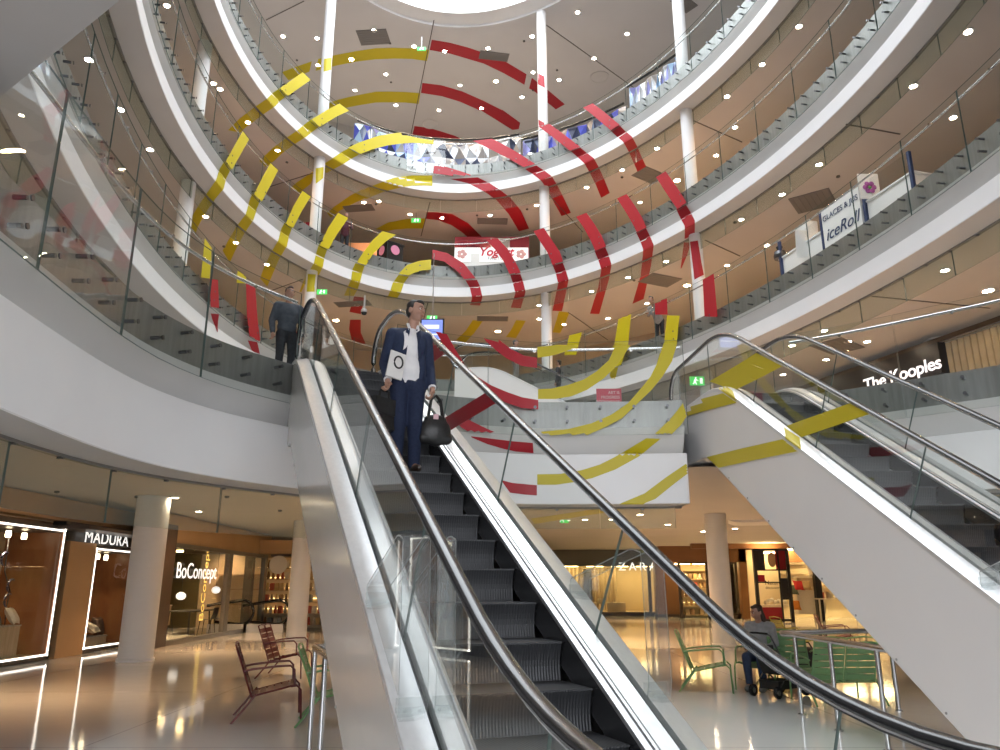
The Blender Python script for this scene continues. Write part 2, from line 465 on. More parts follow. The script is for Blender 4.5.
def balustrade(path, f, label, group, key, pitch=1.62, npin=3, L_range=None, glass=None, o_g=-.12):
    total = path.l[-1] + ((path.p[0] - path.p[-1]).length if path.closed else 0)
    n = max(2, round(total / pitch)); pw = total / n
    if path.closed:                                    # make arc-length wrap usable
        path.p.append(path.p[0].copy()); path.n.append(path.n[0].copy()); path.l.append(total)
    root = thing('glass_balustrade', label, 'balustrade', path.at(total / 2, 0, f), 0, group)
    base = root.location.copy()
    panes = []; pins = []; spans = []; by_i = {}
    for i in range(n):
        mid = path.at((i + .5) * pw, o_g, f + .3)
        if not in_view(mid) and not in_view(path.at((i + .5) * pw, o_g, f + 1.)): continue
        spans.append(i)
        mb = pane_mesh(path, i * pw, (i + 1) * pw, o_g - .01, f - .57, f + 1.06)
        mb.v = [tuple(V3(v) - base) for v in mb.v]
        o = mb.build('glass_pane', [glass or GLASS, EDGE], root); panes.append(o); by_i[i] = o
        for k in range(npin):
            for dz in (-.09, -.33):
                pins.append(((i + (k + .5) / npin) * pw, f + dz, i))
    bpy.context.view_layer.update()
    GLASS_TREES[key] = bvh_of(*panes)
    tv = []; tf = []; m = max(40, int(total / .25))                # the pane surface without its joints, to place stripes on
    for j in range(m + 1): tv += [path.at(total * j / m, o_g - .012, f - .575), path.at(total * j / m, o_g - .012, f + 1.06)]
    for j in range(m): tf.append((2 * j, 2 * j + 2, 2 * j + 3, 2 * j + 1))
    TARGET['g' + key] = BVHTree.FromPolygons(tv, tf)
    def dist(q):
        p = path.at(q[0], 0, q[1]); return (p - V3((0, 0, EYE))).length
    pins.sort(key=dist)
    def pin_geo(mb, q):
        a = path.at(q[0], .0, q[1]); b2 = path.at(q[0], o_g - .028, q[1]); d = (b2 - a).normalized()
        mb.tube([a - base, a + d * (.12 + o_g * 0 - .016) - base], .022, 8)
        mb.tube([b2 - d * .014 - base, b2 - base], .027, 10)
    for q in pins[:90]:
        mb = MB(); pin_geo(mb, q); mb.build('standoff_pin', PIN, by_i[q[2]], smooth=True)
    if len(pins) > 90:
        mb = MB()
        for q in pins[90:]: pin_geo(mb, q)
        o = mb.build('standoff_pins', PIN, root); o['kind'] = 'stuff'
    # handrail carried by small brackets on the inside of the glass
    runs = []; cur = []
    for i in spans:
        if cur and i != cur[-1] + 1: runs.append(cur); cur = []
        cur.append(i)
    if cur: runs.append(cur)
    hr = MB(); bk = MB()
    for c in runs:
        s0, s1 = c[0] * pw, (c[-1] + 1) * pw
        m = max(6, int((s1 - s0) / .4))
        hr.tube([path.at(s0 + (s1 - s0) * j / m, o_g + .09, f + .95) - base for j in range(m + 1)], .022, 10)
        for i in c:
            l = (i + .5) * pw
            a = path.at(l, o_g, f + .90) - base; b2 = path.at(l, o_g + .09, f + .93) - base
            bk.tube([a, a.lerp(b2, .6), b2], .009, 6); bk.tube([a - V3((0, 0, .0)), a + (b2 - a) * .08], .026, 10)
    hr.build('handrail', STEEL, root, smooth=True); bk.build('handrail_bracket', STEEL, root)
    return root
balustrade(RING[4], F4, 'clear curved glass balustrade of the topmost balcony just under the roof ceiling', 'ring balustrades', '4')
balustrade(RING[3], F3, 'clear curved glass balustrade of the balcony with the yogurt stand', 'ring balustrades', '3')
balustrade(RING[2], F2, 'clear curved glass balustrade in front of the ice roll stand', 'ring balustrades', '2')
BL = Path([p[:2] for p in LEFT.p if p.y < 10.42], False, (1, 6)); BM = Path([p[:2] for p in MID.p if p.x > -1.75], False, (1, 6))
balustrade(BL, F1, 'large clear glass balustrade of the near balcony left of the near escalator', 'first floor balustrades', 'L', 1.7)
balustrade(BM, F1, 'clear glass balustrade of the bridge between the two escalators', 'first floor balustrades', 'M', 1.9)
balustrade(RIGHT, F1, 'clear glass balustrade right of the right-hand escalator, below the lit fashion shop sign', 'first floor balustrades', 'R', 1.7)

# ---------------------------------------------------------------- glass smoke curtains under the slab edges
def curtain(path, ztop, h, o, label, pitch=1.35):
    total = path.l[-1]; n = max(2, round(total / pitch)); pw = total / n
    root = thing('smoke_curtain', label, 'smoke curtain', path.at(total / 2, o, ztop), 0, 'glass smoke curtains'); base = root.location.copy()
    k = 0; clips = []
    for i in range(n):
        mid = path.at((i + .5) * pw, o, ztop - h / 2)
        if not in_view(mid, 160): continue
        mb = pane_mesh(path, i * pw, (i + 1) * pw, o, ztop - h, ztop, .014, 3)
        mb.v = [tuple(V3(v) - base) for v in mb.v]; mb.build('curtain_pane', [SMOKEG, EDGE], root)
        clips += [(i + .02) * pw, (i + .5) * pw]
    for l in clips[:95]:
        mb = MB(); p = path.at(l, o, ztop - .03) - base; mb.box(p, (.045, .045, .05)); mb.build('clip', PIN, root)
    # dark channel that carries the panes
    mb = MB(); m = len(path.p); rows = []
    for i in range(m):
        rows.append([path.off(i, o - .03, ztop + .012) - base, path.off(i, o - .03, ztop - .03) - base, path.off(i, o + .045, ztop - .03) - base, path.off(i, o + .045, ztop + .012) - base])
    mb.sheet(rows); mb.build('channel', mat('channel_grey', (.22, .21, .20), .5), root)
curtain(RING[4], F4 - 1.262, .55, .55, 'glass smoke curtain hanging under the topmost balcony')
curtain(RING[3], F3 - 1.262, .55, .55, 'glass smoke curtain hanging under the balcony with the yogurt stand')
curtain(RING[2], F2 - 1.262, .55, .55, 'glass smoke curtain hanging under the balcony with the ice roll stand')
curtain(LEFT, F1 - 1.70, .62, .55, 'glass smoke curtain under the near left balcony, above the curtain shop', 1.6)
curtain(MID, F1 - 1.70, .36, .50, 'glass smoke curtain under the bridge between the two escalators', 1.6)
curtain(RIGHT, F1 - 1.70, .36, .50, 'glass smoke curtain under the balcony behind the right-hand escalator', 1.6)
# ================================================================ escalators
DECKW = noisy('deck_aluminium', (.72, .73, .74), (.67, .68, .69), 30, .3, .35, (1, .05, 1))
DECKI = noisy('deck_silver', (.62, .64, .66), (.57, .59, .61), 30, .28, .6, (1, .05, 1))
CLADG = noisy('cladding_satin', (.70, .69, .67), (.66, .65, .63), .8, .16, .25, spec=.6)
CLADW = noisy('cladding_white', (.78, .765, .76), (.75, .735, .735), .7, .5)
SKIRT = mat('skirt_black', (.02, .02, .022), .25)
stepm = bpy.data.materials.new('ribbed_step'); stepm.use_nodes = True
nt = stepm.node_tree; n = nt.nodes; b = n['Principled BSDF']; b.inputs['Base Color'].default_value = (.035, .036, .04, 1); b.inputs['Roughness'].default_value = .42; b.inputs['Metallic'].default_value = .3
tc = n.new('ShaderNodeTexCoord'); wv = n.new('ShaderNodeTexWave'); wv.bands_direction = 'X'; wv.inputs['Scale'].default_value = 16.; wv.inputs['Distortion'].default_value = 0
bp = n.new('ShaderNodeBump'); bp.inputs['Strength'].default_value = .25; bp.inputs['Distance'].default_value = .01
nt.links.new(tc.outputs['Object'], wv.inputs['Vector']); nt.links.new(wv.outputs['Fac'], bp.inputs['Height']); nt.links.new(bp.outputs['Normal'], b.inputs['Normal'])
TAN = .57735
class Esc:
    def __init__(s, az, u0, u1, a0, rise, z0, ytop, ybot=-1.7):
        s.az = radians(az); s.hw = (u1 - u0) / 2; s.H = rise; s.ytop = ytop; s.ybot = ybot
        uc = (u0 + u1) / 2
        s.loc = V3((cos(s.az) * uc + sin(s.az) * a0, -sin(s.az) * uc + cos(s.az) * a0, z0))
        s.rz = -s.az; s.d = .55
    def zl(s, y, v, vb, vt, d=None):
        d = d or s.d; yb = (vb - v) / TAN; yt = (s.H + vt - v) / TAN
        if y < yb - d: return vb
        if y < yb + d: return vb + TAN * (y - yb + d) ** 2 / (4 * d)
        if y < yt - d: return v + TAN * y
        if y < yt + d: return s.H + vt - TAN * (yt + d - y) ** 2 / (4 * d)
        return s.H + vt
    def rail(s, y): return s.zl(y, 1.0, 1.05, 1.03, .75)
    def deck(s, y, v=.12): return s.zl(y, v, v, v)
    def g(s, y):
        """1 on the incline, 0 on the flats"""
        top = s.H / TAN
        f = lambda q: max(0., min(1., q))
        return f((y + .4) / 1.0) * f((top + .4 - y) / 1.0)
    def ys(s, a, b, st=.18): 
        n = max(2, int((b - a) / st)); return [a + (b - a) * i / n for i in range(n + 1)]
    def build(s, label, group, clad, vtruss, pane_pitch=1.55, decks_group=None, key=None, steps=True, trap=0.):
        R = thing('escalator', label, 'escalator', s.loc, s.rz, group); s.root = R
        hw, H = s.hw, s.H; top = H / TAN
        yb, yt = s.ybot, s.ytop
        ys = s.ys(yb, yt); tgt = []
        for sx in (-1, 1):
            X = lambda d: sx * (hw + d)
            # outer deck, slot, inner deck, skirt, cladding
            mb = MB(); mb.sheet([[(X(.17), y, s.deck(y, .03)), (X(.172), y, s.deck(y, .08)), (X(.165), y, s.deck(y, .088)), (X(.022), y, s.deck(y, .12)), (X(.018), y, s.deck(y, .06))] for y in ys]); o1 = mb.build('outer_deck', DECKW, R, smooth=True)
            mb = MB(); mb.sheet([[(X(.018), y, s.deck(y, .055)), (X(-.018), y, s.deck(y, .055))] for y in ys]); mb.build('glass_channel', SKIRT, R)
            mb = MB(); mb.sheet([[(X(-.018), y, s.deck(y, .06)), (X(-.022), y, s.deck(y, .12)), (X(-.115), y, s.deck(y, .105)), (X(-.118), y, s.deck(y, .08))] for y in ys]); o2 = mb.build('inner_deck', DECKW, R, smooth=True)
            mb = MB(); mb.sheet([[(X(-.119), y, s.deck(y, .098)), (X(-.135), y, s.deck(y, .094)), (X(-.137), y, s.deck(y, .075)), (X(-.16), y, s.deck(y, .066)), (X(-.162), y, s.deck(y, .085)), (X(-.18), y, s.deck(y, .078)), (X(-.183), y, s.deck(y, .05))] for y in ys]); mb.build('trim_strip', mat('trim_alu', (.50, .50, .51), .34, .8), R)
            mb = MB(); mb.sheet([[(X(-.182), y, s.deck(y, .05)), (X(-.19), y, s.deck(y, -.16))] for y in ys]); mb.build('skirt_panel', SKIRT, R)
            def tb(y): return max(-s.loc.z + .0, s.zl(y, -vtruss, -vtruss, -vtruss + trap, .2))
            mb = MB(); mb.sheet([[(X(.17), y, max(s.deck(y, .03), tb(y))), (X(.17), y, (s.deck(y, .03) + tb(y)) / 2), (X(.165), y, tb(y) + .03), (X(.16), y, tb(y))] for y in ys]); o3 = mb.build('cladding_panel', clad, R)
            bl = MB()
            for y in s.ys(.6, top - .2, .62):
                q = V3((X(.172), y + .03, tb(y) + .07)); bl.lathe(q, [(.011, -.004), (.011, .004)], 8, axis=(1, 0, 0))
            bl.build('cladding_screws', mat('screw_grey', (.30, .30, .30), .4), R)['kind'] = 'stuff'
            mb = MB(); jj = s.ys(.9, top - .2, 1.85)
            for y in jj: mb.add([(X(.1725), y, s.deck(y, .03)), (X(.1725), y + .008, s.deck(y, .03)), (X(.1725), y + .008 + .55, tb(y + .55) + .01), (X(.1725), y + .55, tb(y + .55) + .01)], [(0, 1, 2, 3)])
            # glass panes, cut square to the slope
            pan = []
            def B(y): return V3((X(0), y, s.deck(y, .07)))
            def T(y): y2 = y - .42 * s.g(y); return V3((X(0), y2, s.rail(y2) - .03))
            cuts = s.ys(yb + .25, yt - .32, pane_pitch)
            for i in range(len(cuts) - 1):
                a, c = cuts[i] + .004, cuts[i + 1] - .004; mb = MB(); m = 6
                yy = [a + (c - a) * j / m for j in range(m + 1)]
                e = V3((.006, 0, 0))
                mb.sheet([[B(y) - e, T(y) - e] for y in yy]); mb.sheet([[B(y) + e, T(y) + e] for y in yy], flip=True)
                for y in (a, c): mb.add([B(y) - e, T(y) - e, T(y) + e, B(y) + e], [(0, 1, 2, 3)], 1)
                pan.append(mb.build('glass_panel', [GLASSF, EDGE], R))
            for yend, sg in ((yt - .32, 1), (yb + .25, -1)):        # rounded newel glass
                r = (s.rail(yend) - s.deck(yend)) / 2 - .01; zc = (s.rail(yend) + s.deck(yend)) / 2
                mb = MB(); arc = [(yend + sg * r * 1.15 * sin(pi * j / 14), zc + r * cos(pi * j / 14)) for j in range(15)]
                mid = [(yend, zc + r * cos(pi * j / 14)) for j in range(15)]
                mb.sheet([[V3((X(0) - .006, *a)), V3((X(0) - .006, *c))] for a, c in zip(arc, mid)])
                mb.sheet([[V3((X(0) + .006, *a)), V3((X(0) + .006, *c))] for a, c in zip(arc, mid)], flip=True)
                pan.append(mb.build('newel_glass', GLASSF, R))
            # moving handrail with its bright guide below
            def loop(dz, rr):
                p = [V3((X(0), y, s.rail(y) + dz)) for y in s.ys(yb + .25, yt - .32)]
                for yend, sg, at_end in ((yt - .32, 1, True), (yb + .25, -1, False)):
                    r = (s.rail(yend) - s.deck(yend)) / 2 + .02; zc = s.rail(yend) - r
                    q = [V3((X(0), yend + sg * (r * 1.15 - (-dz)) * sin(pi * j / 14), zc + (r + dz) * cos(pi * j / 14))) for j in range(1, 14)]
                    p = p + q if at_end else q[::-1] + p
                return p
            mb = MB(); mb.tube(loop(0, 1), .041, 12, sy=.62); hr = mb.build('handrail', BLACKR, R, smooth=True)
            mb = MB(); mb.tube(loop(-.034, 1), .014, 8); mb.build('handrail_guide', STEEL, hr, smooth=True)
            tgt.append((pan, o1, o2, o3))
        # truss underside and end closing
        mb = MB()
        def tb(y): return max(-s.loc.z, s.zl(y, -vtruss, -vtruss, -vtruss + trap, .2))
        mb.sheet([[(-hw - .16, y, tb(y)), (hw + .16, y, tb(y))] for y in ys])
        mb.add([(-hw - .16, yt, tb(yt)), (hw + .16, yt, tb(yt)), (hw + .16, yt, H - .02), (-hw - .16, yt, H - .02)], [(0, 1, 2, 3)])
        mb.build('truss_soffit', clad, R)
        # steps
        if steps:
            def stepgeo():
                mb = MB(); w = hw - .195
                prof = [(0, -.02), (.0, 0), (.395, 0), (.395, .19), (.4, .231)]
                mb.sheet([[(-w, .42, .0 + 0), (-w, 0, 0)], [(w, .42, 0), (w, 0, 0)]])
                arc = [(.035 * sin(pi * j / 8) * .9, -.29 * j / 8) for j in range(9)]
                mb.sheet([[(-w, y, z) for y, z in arc], [(w, y, z) for y, z in arc]])
                mb.box((0, -.002, -.006), (2 * w, .012, .012))
                mb.box((0, .2, -.03), (2 * w, .36, .04))
                return mb
            proto = None; nst = int(round(top / .4)) + 3
            for i in range(-2, nst):
                y = i * .4 + .12
                z = max(0., min(H, y * TAN)) if not (-.2 < y < .3 or top - .3 < y < top + .2) else s.zl(y, 0, 0, 0, .5)
                if proto is None: st = proto = stepgeo().build('step', stepm, R)
                else: st = proto.copy(); COL.objects.link(st); st.parent = R
                st.location = (0, y, z)
            for a, c, z in ((yb, -.85, 0.), (top + .55, yt, H)):
                mb = MB(); mb.box((0, (a + c) / 2, z + .006), (2 * hw - .38, abs(c - a), .02)); mb.build('comb_plate', STEEL, R)
        bpy.context.view_layer.update()
        if key:
            for nm, (pan, o1, o2, o3) in zip(('a', 'b'), tgt):
                TARGET[key + 'g' + nm] = bvh_of(*pan); TARGET[key + 'd' + nm] = bvh_of(o1, o2); TARGET[key + 'c' + nm] = bvh_of(o3)
        return R
E1 = Esc(-20.96, 1.152, 2.392, 2.525, F1, 0., 9.35)
E1.build('near escalator with black steps that the man in the navy jacket rides down', 'escalators from the ground floor', CLADG, 1.15, key='n')
E2 = Esc(-4.17, 4.441, 5.557, 3.49, F1, 0., 10.7)
E2.build('right-hand escalator with a plain white side panel and yellow stripes', 'escalators from the ground floor', CLADW, 1.38, key='r', trap=.43)
# escalator behind the bridge, first to second floor, running across the picture
p3 = V3((8.0, 23.6, F1))
class E3c(Esc):
    def __init__(s):
        s.az = 0; s.hw = .55; s.H = F2 - F1; s.ytop = 9.2; s.ybot = -1.5; s.loc = V3((7.4, 24.7, F1)); s.rz = radians(73.7); s.d = .55
E3 = E3c(); E3.build('distant escalator behind the bridge with two riders on it', 'upper escalators', CLADW, 1.1, key=None, pane_pitch=2.2)
# underside of an escalator passing overhead, top left
A = at_y(120, 0, 2.6); B = at_y(0, 97, 4.8); d = (B - A)
R = thing('overhead_escalator', 'grey underside of an escalator passing overhead in the top left corner', 'escalator', A)
side = V3((d.y, -d.x, 0)).normalized() * -1.15
mb = MB(); a0, b0 = -d * 1.0, d * 1.9; up = V3((0, 0, .95))
q = [a0, b0, b0 + side, a0 + side]
mb.hexa([p for p in q] + [p + up for p in q]); mb.build('truss_casing', noisy('casing_grey', (.52, .505, .50), (.50, .485, .48), .8, .6), R)
mb = MB()
for k in (0, 1):
    o = side * (.06 + .88 * k)
    mb.hexa([p + up + o for p in (a0, b0, b0 + side * .05, a0 + side * .05)] + [p + up + o + V3((0, 0, .14)) for p in (a0, b0, b0 + side * .05, a0 + side * .05)])
mb.build('balustrade_base', DECKW, R)

# ---------------------------------------------------------------- acrylic climb guards on the decks
ACR = glass_mat('acrylic', (.93, .94, .94), .6, .02, haze=(.8, .8, .8, .05))
ACE = mat('acrylic_edge', (.50, .52, .52), .35, emit=None)
def ribbon(mb, pts, x0, x1, th=.008):
    """folded acrylic strip: pts are (y,z), lateral from x0 to x1"""
    for i in range(len(pts) - 1):
        a, b = pts[i], pts[i + 1]
        dy, dz = b[0] - a[0], b[1] - a[1]; l = hypot(dy, dz); ny, nz = -dz / l * th, dy / l * th
        c = [(x0, *a), (x1, *a), (x1, *b), (x0, *b)]
        mb.add(c, [(0, 1, 2, 3)]); mb.add([(x, y + ny, z + nz) for x, y, z in c], [(3, 2, 1, 0)])
        for x in (x0, x1):
            mb.add([(x, *a), (x, *b), (x, b[0] + ny, b[1] + nz), (x, a[0] + ny, a[1] + nz)], [(0, 1, 2, 3)], 1)
    return mb
def bracket(root, x0, x1, y, z, sl):
    mb = MB(); mb.box(((x0 + x1) / 2, y, z + .012), (abs(x1 - x0), .09, .012), Matrix.Rotation(sl, 3, 'X')); mb.box(((x0 + x1) / 2, y + .03, z + .05), (abs(x1 - x0), .01, .07))
    for k in (.25, .75): mb.lathe((x0 + (x1 - x0) * k, y - .01, z + .02), [(.009, 0), (.009, .012)], 8)
    mb.build('foot_bracket', [ACR, ACE], root)
def guard(E, label, x0, x1, a_up, a_lo, v_ap, inner=None, grp='climb guards'):
    R = thing('climb_guard', label, 'climb guard', E.loc, E.rz, grp)
    yu, yl = a_up, a_lo
    zu, zlw = TAN * yu + .10, TAN * yl + .10
    ya = yl + .10; za = TAN * ya + v_ap
    pr = [(yl, zlw), (yl - .02, zlw + .10), (ya - .10, za - .02), (ya - .02, za), (ya + .03, za), (yu, zu + .12), (yu + .005, zu)]
    mb = MB(); ribbon(mb, pr, x0, x1); mb.build('folded_strip', [ACR, ACE], R)
    bracket(R, x0, x1, yl, zlw, radians(30)); bracket(R, x0, x1, yu, zu, radians(30))
    if inner:
        mb = MB(); ribbon(mb, pr, *inner); mb.build('folded_strip', [ACR, ACE], R)
        bracket(R, inner[0], inner[1], yl, zlw, radians(30))
        mb = MB(); x = x0
        for x in (x0 + .004, inner[1] - .004):
            mb.hexa([(x - .004, yl, zlw + .1), (x + .004, yl, zlw + .1), (x + .004, yu, zu + .1), (x - .004, yu, zu + .1), (x - .004, ya - .1, za - .03), (x + .004, ya - .1, za - .03), (x + .004, ya + .03, za - .02), (x - .004, ya + .03, za - .02)])
        mb.build('side_sheet', [ACR, ACE], R)
    return R
guard(E1, 'clear acrylic climb guard on the right deck of the near escalator', E1.hw + .02, E1.hw + .17, 4.93 - 2.525, 4.0 - 2.525, .86)
guard(E1, 'clear acrylic box-shaped climb guard on the left deck of the near escalator', -E1.hw - .17, -E1.hw - .02, 4.85 - 2.525, 3.98 - 2.525, .92, inner=(-E1.hw + .02, -E1.hw + .12))
guard(E2, 'clear acrylic climb guard cut off at the right edge of the picture', -E2.hw - .17, -E2.hw - .02, 6.0 - 3.49, 5.15 - 3.49, .86)
# ================================================================ coloured vinyl bands stuck on glass, fascias, ceilings and columns
CAM0 = V3((0, 0, EYE))
def Z(x0, y0, pts, s=8.33333): return [(x0 + x / s, y0 + y / s) for x, y in pts]
def resample(p, n):
    L = [0.]
    for i in range(1, len(p)): L.append(L[-1] + hypot(p[i][0] - p[i - 1][0], p[i][1] - p[i - 1][1]))
    r = []; j = 0
    for k in range(n + 1):
        t = L[-1] * k / n
        while j < len(p) - 2 and L[j + 1] < t: j += 1
        u = (t - L[j]) / max(1e-9, L[j + 1] - L[j])
        r.append((p[j][0] + (p[j + 1][0] - p[j][0]) * u, p[j][1] + (p[j + 1][1] - p[j][1]) * u))
    return r
def on_surface(mb, key, A, B, lift=.008, m=4):
    T = TARGET[key]
    ln = max(sum(hypot(q[i][0] - q[i - 1][0], q[i][1] - q[i - 1][1]) for i in range(1, len(q))) for q in (A, B))
    n = int(max(6, min(130, ln / 1.1)))
    A = resample(A, n); B = resample(B, n); G = []
    for a, b in zip(A, B):
        row = []
        for j in range(m + 1):
            u = j / m; px = a[0] + (b[0] - a[0]) * u; py = a[1] + (b[1] - a[1]) * u
            r = ray(px, py).normalized(); h = T.ray_cast(CAM0, r, 200)
            if h[0] is None: row.append(None); continue
            nn = h[1]
            if nn.dot(r) > 0: nn = -nn
            row.append((h[0] + nn * lift, h[3]))
        G.append(row)
    idx = {}; 
    def vid(i, j):
        if (i, j) not in idx: idx[(i, j)] = len(mb.v); mb.v.append(tuple(G[i][j][0]))
        return idx[(i, j)]
    for i in range(n):
        for j in range(m):
            c = [G[i][j], G[i + 1][j], G[i + 1][j + 1], G[i][j + 1]]
            if any(q is None for q in c): continue
            ds = [q[1] for q in c]
            if max(ds) - min(ds) > .45 + .02 * min(ds): continue
            mb.f.append((vid(i, j), vid(i + 1, j), vid(i + 1, j + 1), vid(i, j + 1))); mb.m.append(0)
def stripe(col, label, pieces, group=None):
    mb = MB()
    for key, A, B in pieces: on_surface(mb, key, A, B)
    if not mb.f: return None
    o = mb.build('vinyl_stripe', YEL if col == 'y' else RED)
    md = o.modifiers.new('solid', 'SOLIDIFY'); md.thickness = .004; md.offset = 0.
    tag(o, label, 'stripe', group or ('yellow stripes' if col == 'y' else 'red stripes'))
    return o
J = lambda *a: [p for q in a for p in q]
a1, a2, a3, a4, a5, a6, a7, a8 = (180, 40), (180, 120), (180, 200), (260, 30), (260, 90), (260, 160), (260, 230), (340, 30)
b1, b2, b3, b4, b5, b6, b7, b8 = (340, 110), (340, 190), (420, 30), (420, 110), (420, 190), (420, 240), (500, 60), (500, 140)
c1, c2, c3, c4, c5, c6, c7, c8 = (500, 210), (580, 90), (580, 170), (580, 240), (620, 160), (640, 240), (420, 320), (520, 310)
d1, d2, d3, d4, d5, d6 = (600, 300), (520, 380), (600, 380), (520, 450), (420, 390), (680, 340)
def q(o, *pts): return Z(o[0], o[1], pts)
# --- topmost balcony, yellow
stripe('y', 'highest yellow stripe on the left, crossing the topmost balcony', [
    ('g4', q(a4, (165, 485), (385, 330)), q(a4, (230, 550), (452, 395))),
    ('e4', J(q(a4, (168, 483), (110, 520), (62, 568)), q(a1, (620, 560), (495, 655), (440, 710), (400, 750))), J(q(a4, (220, 548), (165, 592), (125, 635)), q(a1, (690, 620), (600, 690), (545, 728), (505, 770))))])
stripe('y', 'second highest yellow stripe on the left, crossing the topmost balcony', [
    ('g4', q(a5, (430, 245), (560, 165), (685, 100)), q(a5, (495, 308), (640, 220), (768, 162))),
    ('e4', q(a5, (425, 245), (372, 285), (318, 330), (230, 390), (110, 480), (40, 545), (-5, 590)), q(a5, (487, 310), (435, 348), (390, 385), (280, 455), (180, 530), (125, 585), (50, 640)))])
stripe('y', 'long yellow stripe sweeping left from the middle of the topmost balcony glass onto a column', [
    ('g4', q(b1, (65, 315), (160, 270), (320, 215), (480, 190), (545, 190), (650, 220), (780, 243)), q(b1, (160, 370), (280, 325), (400, 295), (520, 280), (600, 275), (700, 280), (780, 285))),
    ('e4', q(a5, (740, 485), (690, 510), (610, 565), (530, 615), (472, 655)), q(a5, (825, 538), (765, 570), (690, 618), (600, 665), (556, 690))),
    ('col', q(a6, (465, 70), (465, 200)), q(a6, (550, 55), (545, 135))),
    ('e4', q(a6, (455, 85), (300, 190), (255, 235)), q(a6, (452, 110), (425, 195), (330, 272)))])
stripe('y', 'short yellow stripe on the middle of the topmost fascia, running left under the slab', [
    ('e4', J(q(b1, (770, 545), (600, 545), (450, 565), (350, 600), (230, 645), (110, 710)), q(a6, (860, 240), (760, 290), (615, 390), (560, 440))), J(q(b1, (770, 633), (700, 630), (600, 632), (500, 645), (360, 680), (220, 740)), q(a6, (900, 305), (760, 370), (660, 425), (590, 480))))])
stripe('y', 'amber looking yellow arc on the ceiling above the black counter box', [
    ('e4', q(b2, (295, 325), (400, 270), (550, 240), (710, 235)), q(b2, (385, 345), (450, 330), (560, 320), (690, 320)))])
# --- roof ceiling
stripe('y', 'upper yellow arc on the roof ceiling, left of the dark joint', [
    ('roof', J(q(a4, (485, 240), (640, 205), (800, 175)), q(a8, (300, 150), (450, 148), (600, 152), (745, 165))), J(q(a4, (465, 338), (640, 295), (800, 262)), q(a8, (300, 243), (450, 237), (600, 240), (725, 258)))),
    ])
stripe('y', 'yellow piece at the far left end of the roof ceiling, left of the white column', [('roof', q(a4, (432, 260), (300, 305), (183, 350)), q(a4, (412, 345), (330, 380), (238, 418)))])
stripe('y', 'yellow ring piece high on the left white column just below the roof', [('col', q(a4, (535, 243), (530, 348)), q(a4, (615, 225), (612, 330)))])
stripe('y', 'lower yellow arc on the roof ceiling, left of the dark joint', [
    ('roof', J(q(a4, (480, 640), (650, 580), (750, 555), (850, 535)), q(a8, (300, 513), (400, 512), (540, 515), (670, 525))), J(q(a4, (560, 690), (750, 640), (850, 622)), q(a8, (300, 603), (400, 602), (540, 603), (655, 615))))])
stripe('r', 'upper red arc on the roof ceiling, right of the dark joint', [
    ('roof', q(b3, (98, 80), (250, 105), (400, 145), (550, 195), (700, 255), (888, 368)), q(b3, (80, 165), (250, 195), (400, 240), (530, 278), (700, 360), (870, 455))),
    ])
stripe('r', 'separate red piece on the roof ceiling passing behind the central column', [('roof', q(b7, (265, 148), (370, 225), (460, 300), (540, 368)), q(b7, (243, 235), (300, 270), (380, 340), (465, 410)))])
stripe('r', 'red ring piece high on the central white column just below the roof', [('col', q(b7, (298, 100), (300, 195)), q(b7, (367, 138), (373, 232)))])
stripe('r', 'middle red arc on the roof ceiling, right of the dark joint', [
    ('roof', J(q(b3, (20, 440), (180, 460), (350, 510), (520, 585), (680, 665)), q(b4, (690, 0), (800, 80), (835, 105))), J(q(b3, (8, 523), (180, 550), (330, 595), (500, 670)), q(b4, (505, 0), (650, 90), (770, 165), (822, 158))))])
stripe('r', 'lowest red arc on the roof ceiling, cut off by the topmost glass', [
    ('roof', q(b1, (620, 133), (750, 150), (850, 180), (960, 215), (1000, 235)), q(b1, (603, 207), (700, 225), (800, 240), (940, 255), (990, 260)))])
stripe('r', 'small red patch on the white column just above the topmost handrail', [('col', q(b7, (308, 490), (310, 548)), q(b7, (366, 522), (372, 548)))])
# --- topmost balcony, red
stripe('r', 'rightmost red stripe crossing the topmost balcony', [
    ('g4', q(c2, (85, 95), (200, 180), (330, 290)), q(c2, (5, 130), (120, 220), (255, 335))),
    ('e4', q(c2, (325, 288), (370, 335), (435, 390), (475, 465), (520, 570), (565, 665)), q(c2, (255, 338), (300, 380), (360, 430), (405, 510), (450, 610), (490, 705)))])
stripe('r', 'second red stripe from the right crossing the topmost balcony', [
    ('g4', q(b7, (395, 520), (520, 610), (670, 725)), q(b7, (315, 550), (450, 650), (585, 757))),
    ('e4', q(b8, (668, 62), (715, 100), (785, 155), (825, 230), (870, 330), (915, 440)), q(b8, (590, 92), (645, 140), (705, 195), (750, 275), (800, 375), (843, 480)))])
stripe('r', 'third red stripe from the right crossing the topmost balcony', [
    ('g4', q(b4, (600, 240), (700, 290), (830, 365), (975, 460)), q(b4, (440, 258), (600, 335), (750, 410), (880, 487))),
    ('e4', q(b8, (303, 212), (370, 255), (435, 305), (485, 390), (540, 500), (590, 605)), q(b8, (210, 243), (275, 285), (345, 340), (395, 410), (450, 520), (513, 632)))])
stripe('r', 'innermost red stripe on the topmost balcony, beginning at the middle joint', [
    ('g4', q(b4, (115, 465), (220, 475), (350, 515), (480, 560)), q(b4, (110, 550), (200, 562), (300, 573), (430, 570))),
    ('e4', J(q(b4, (482, 562), (580, 610), (680, 675)), q(b5, (760, 70), (840, 170), (910, 320))), J(q(b4, (250, 575), (400, 610), (555, 690)), q(b5, (640, 85), (740, 200), (825, 342))))])
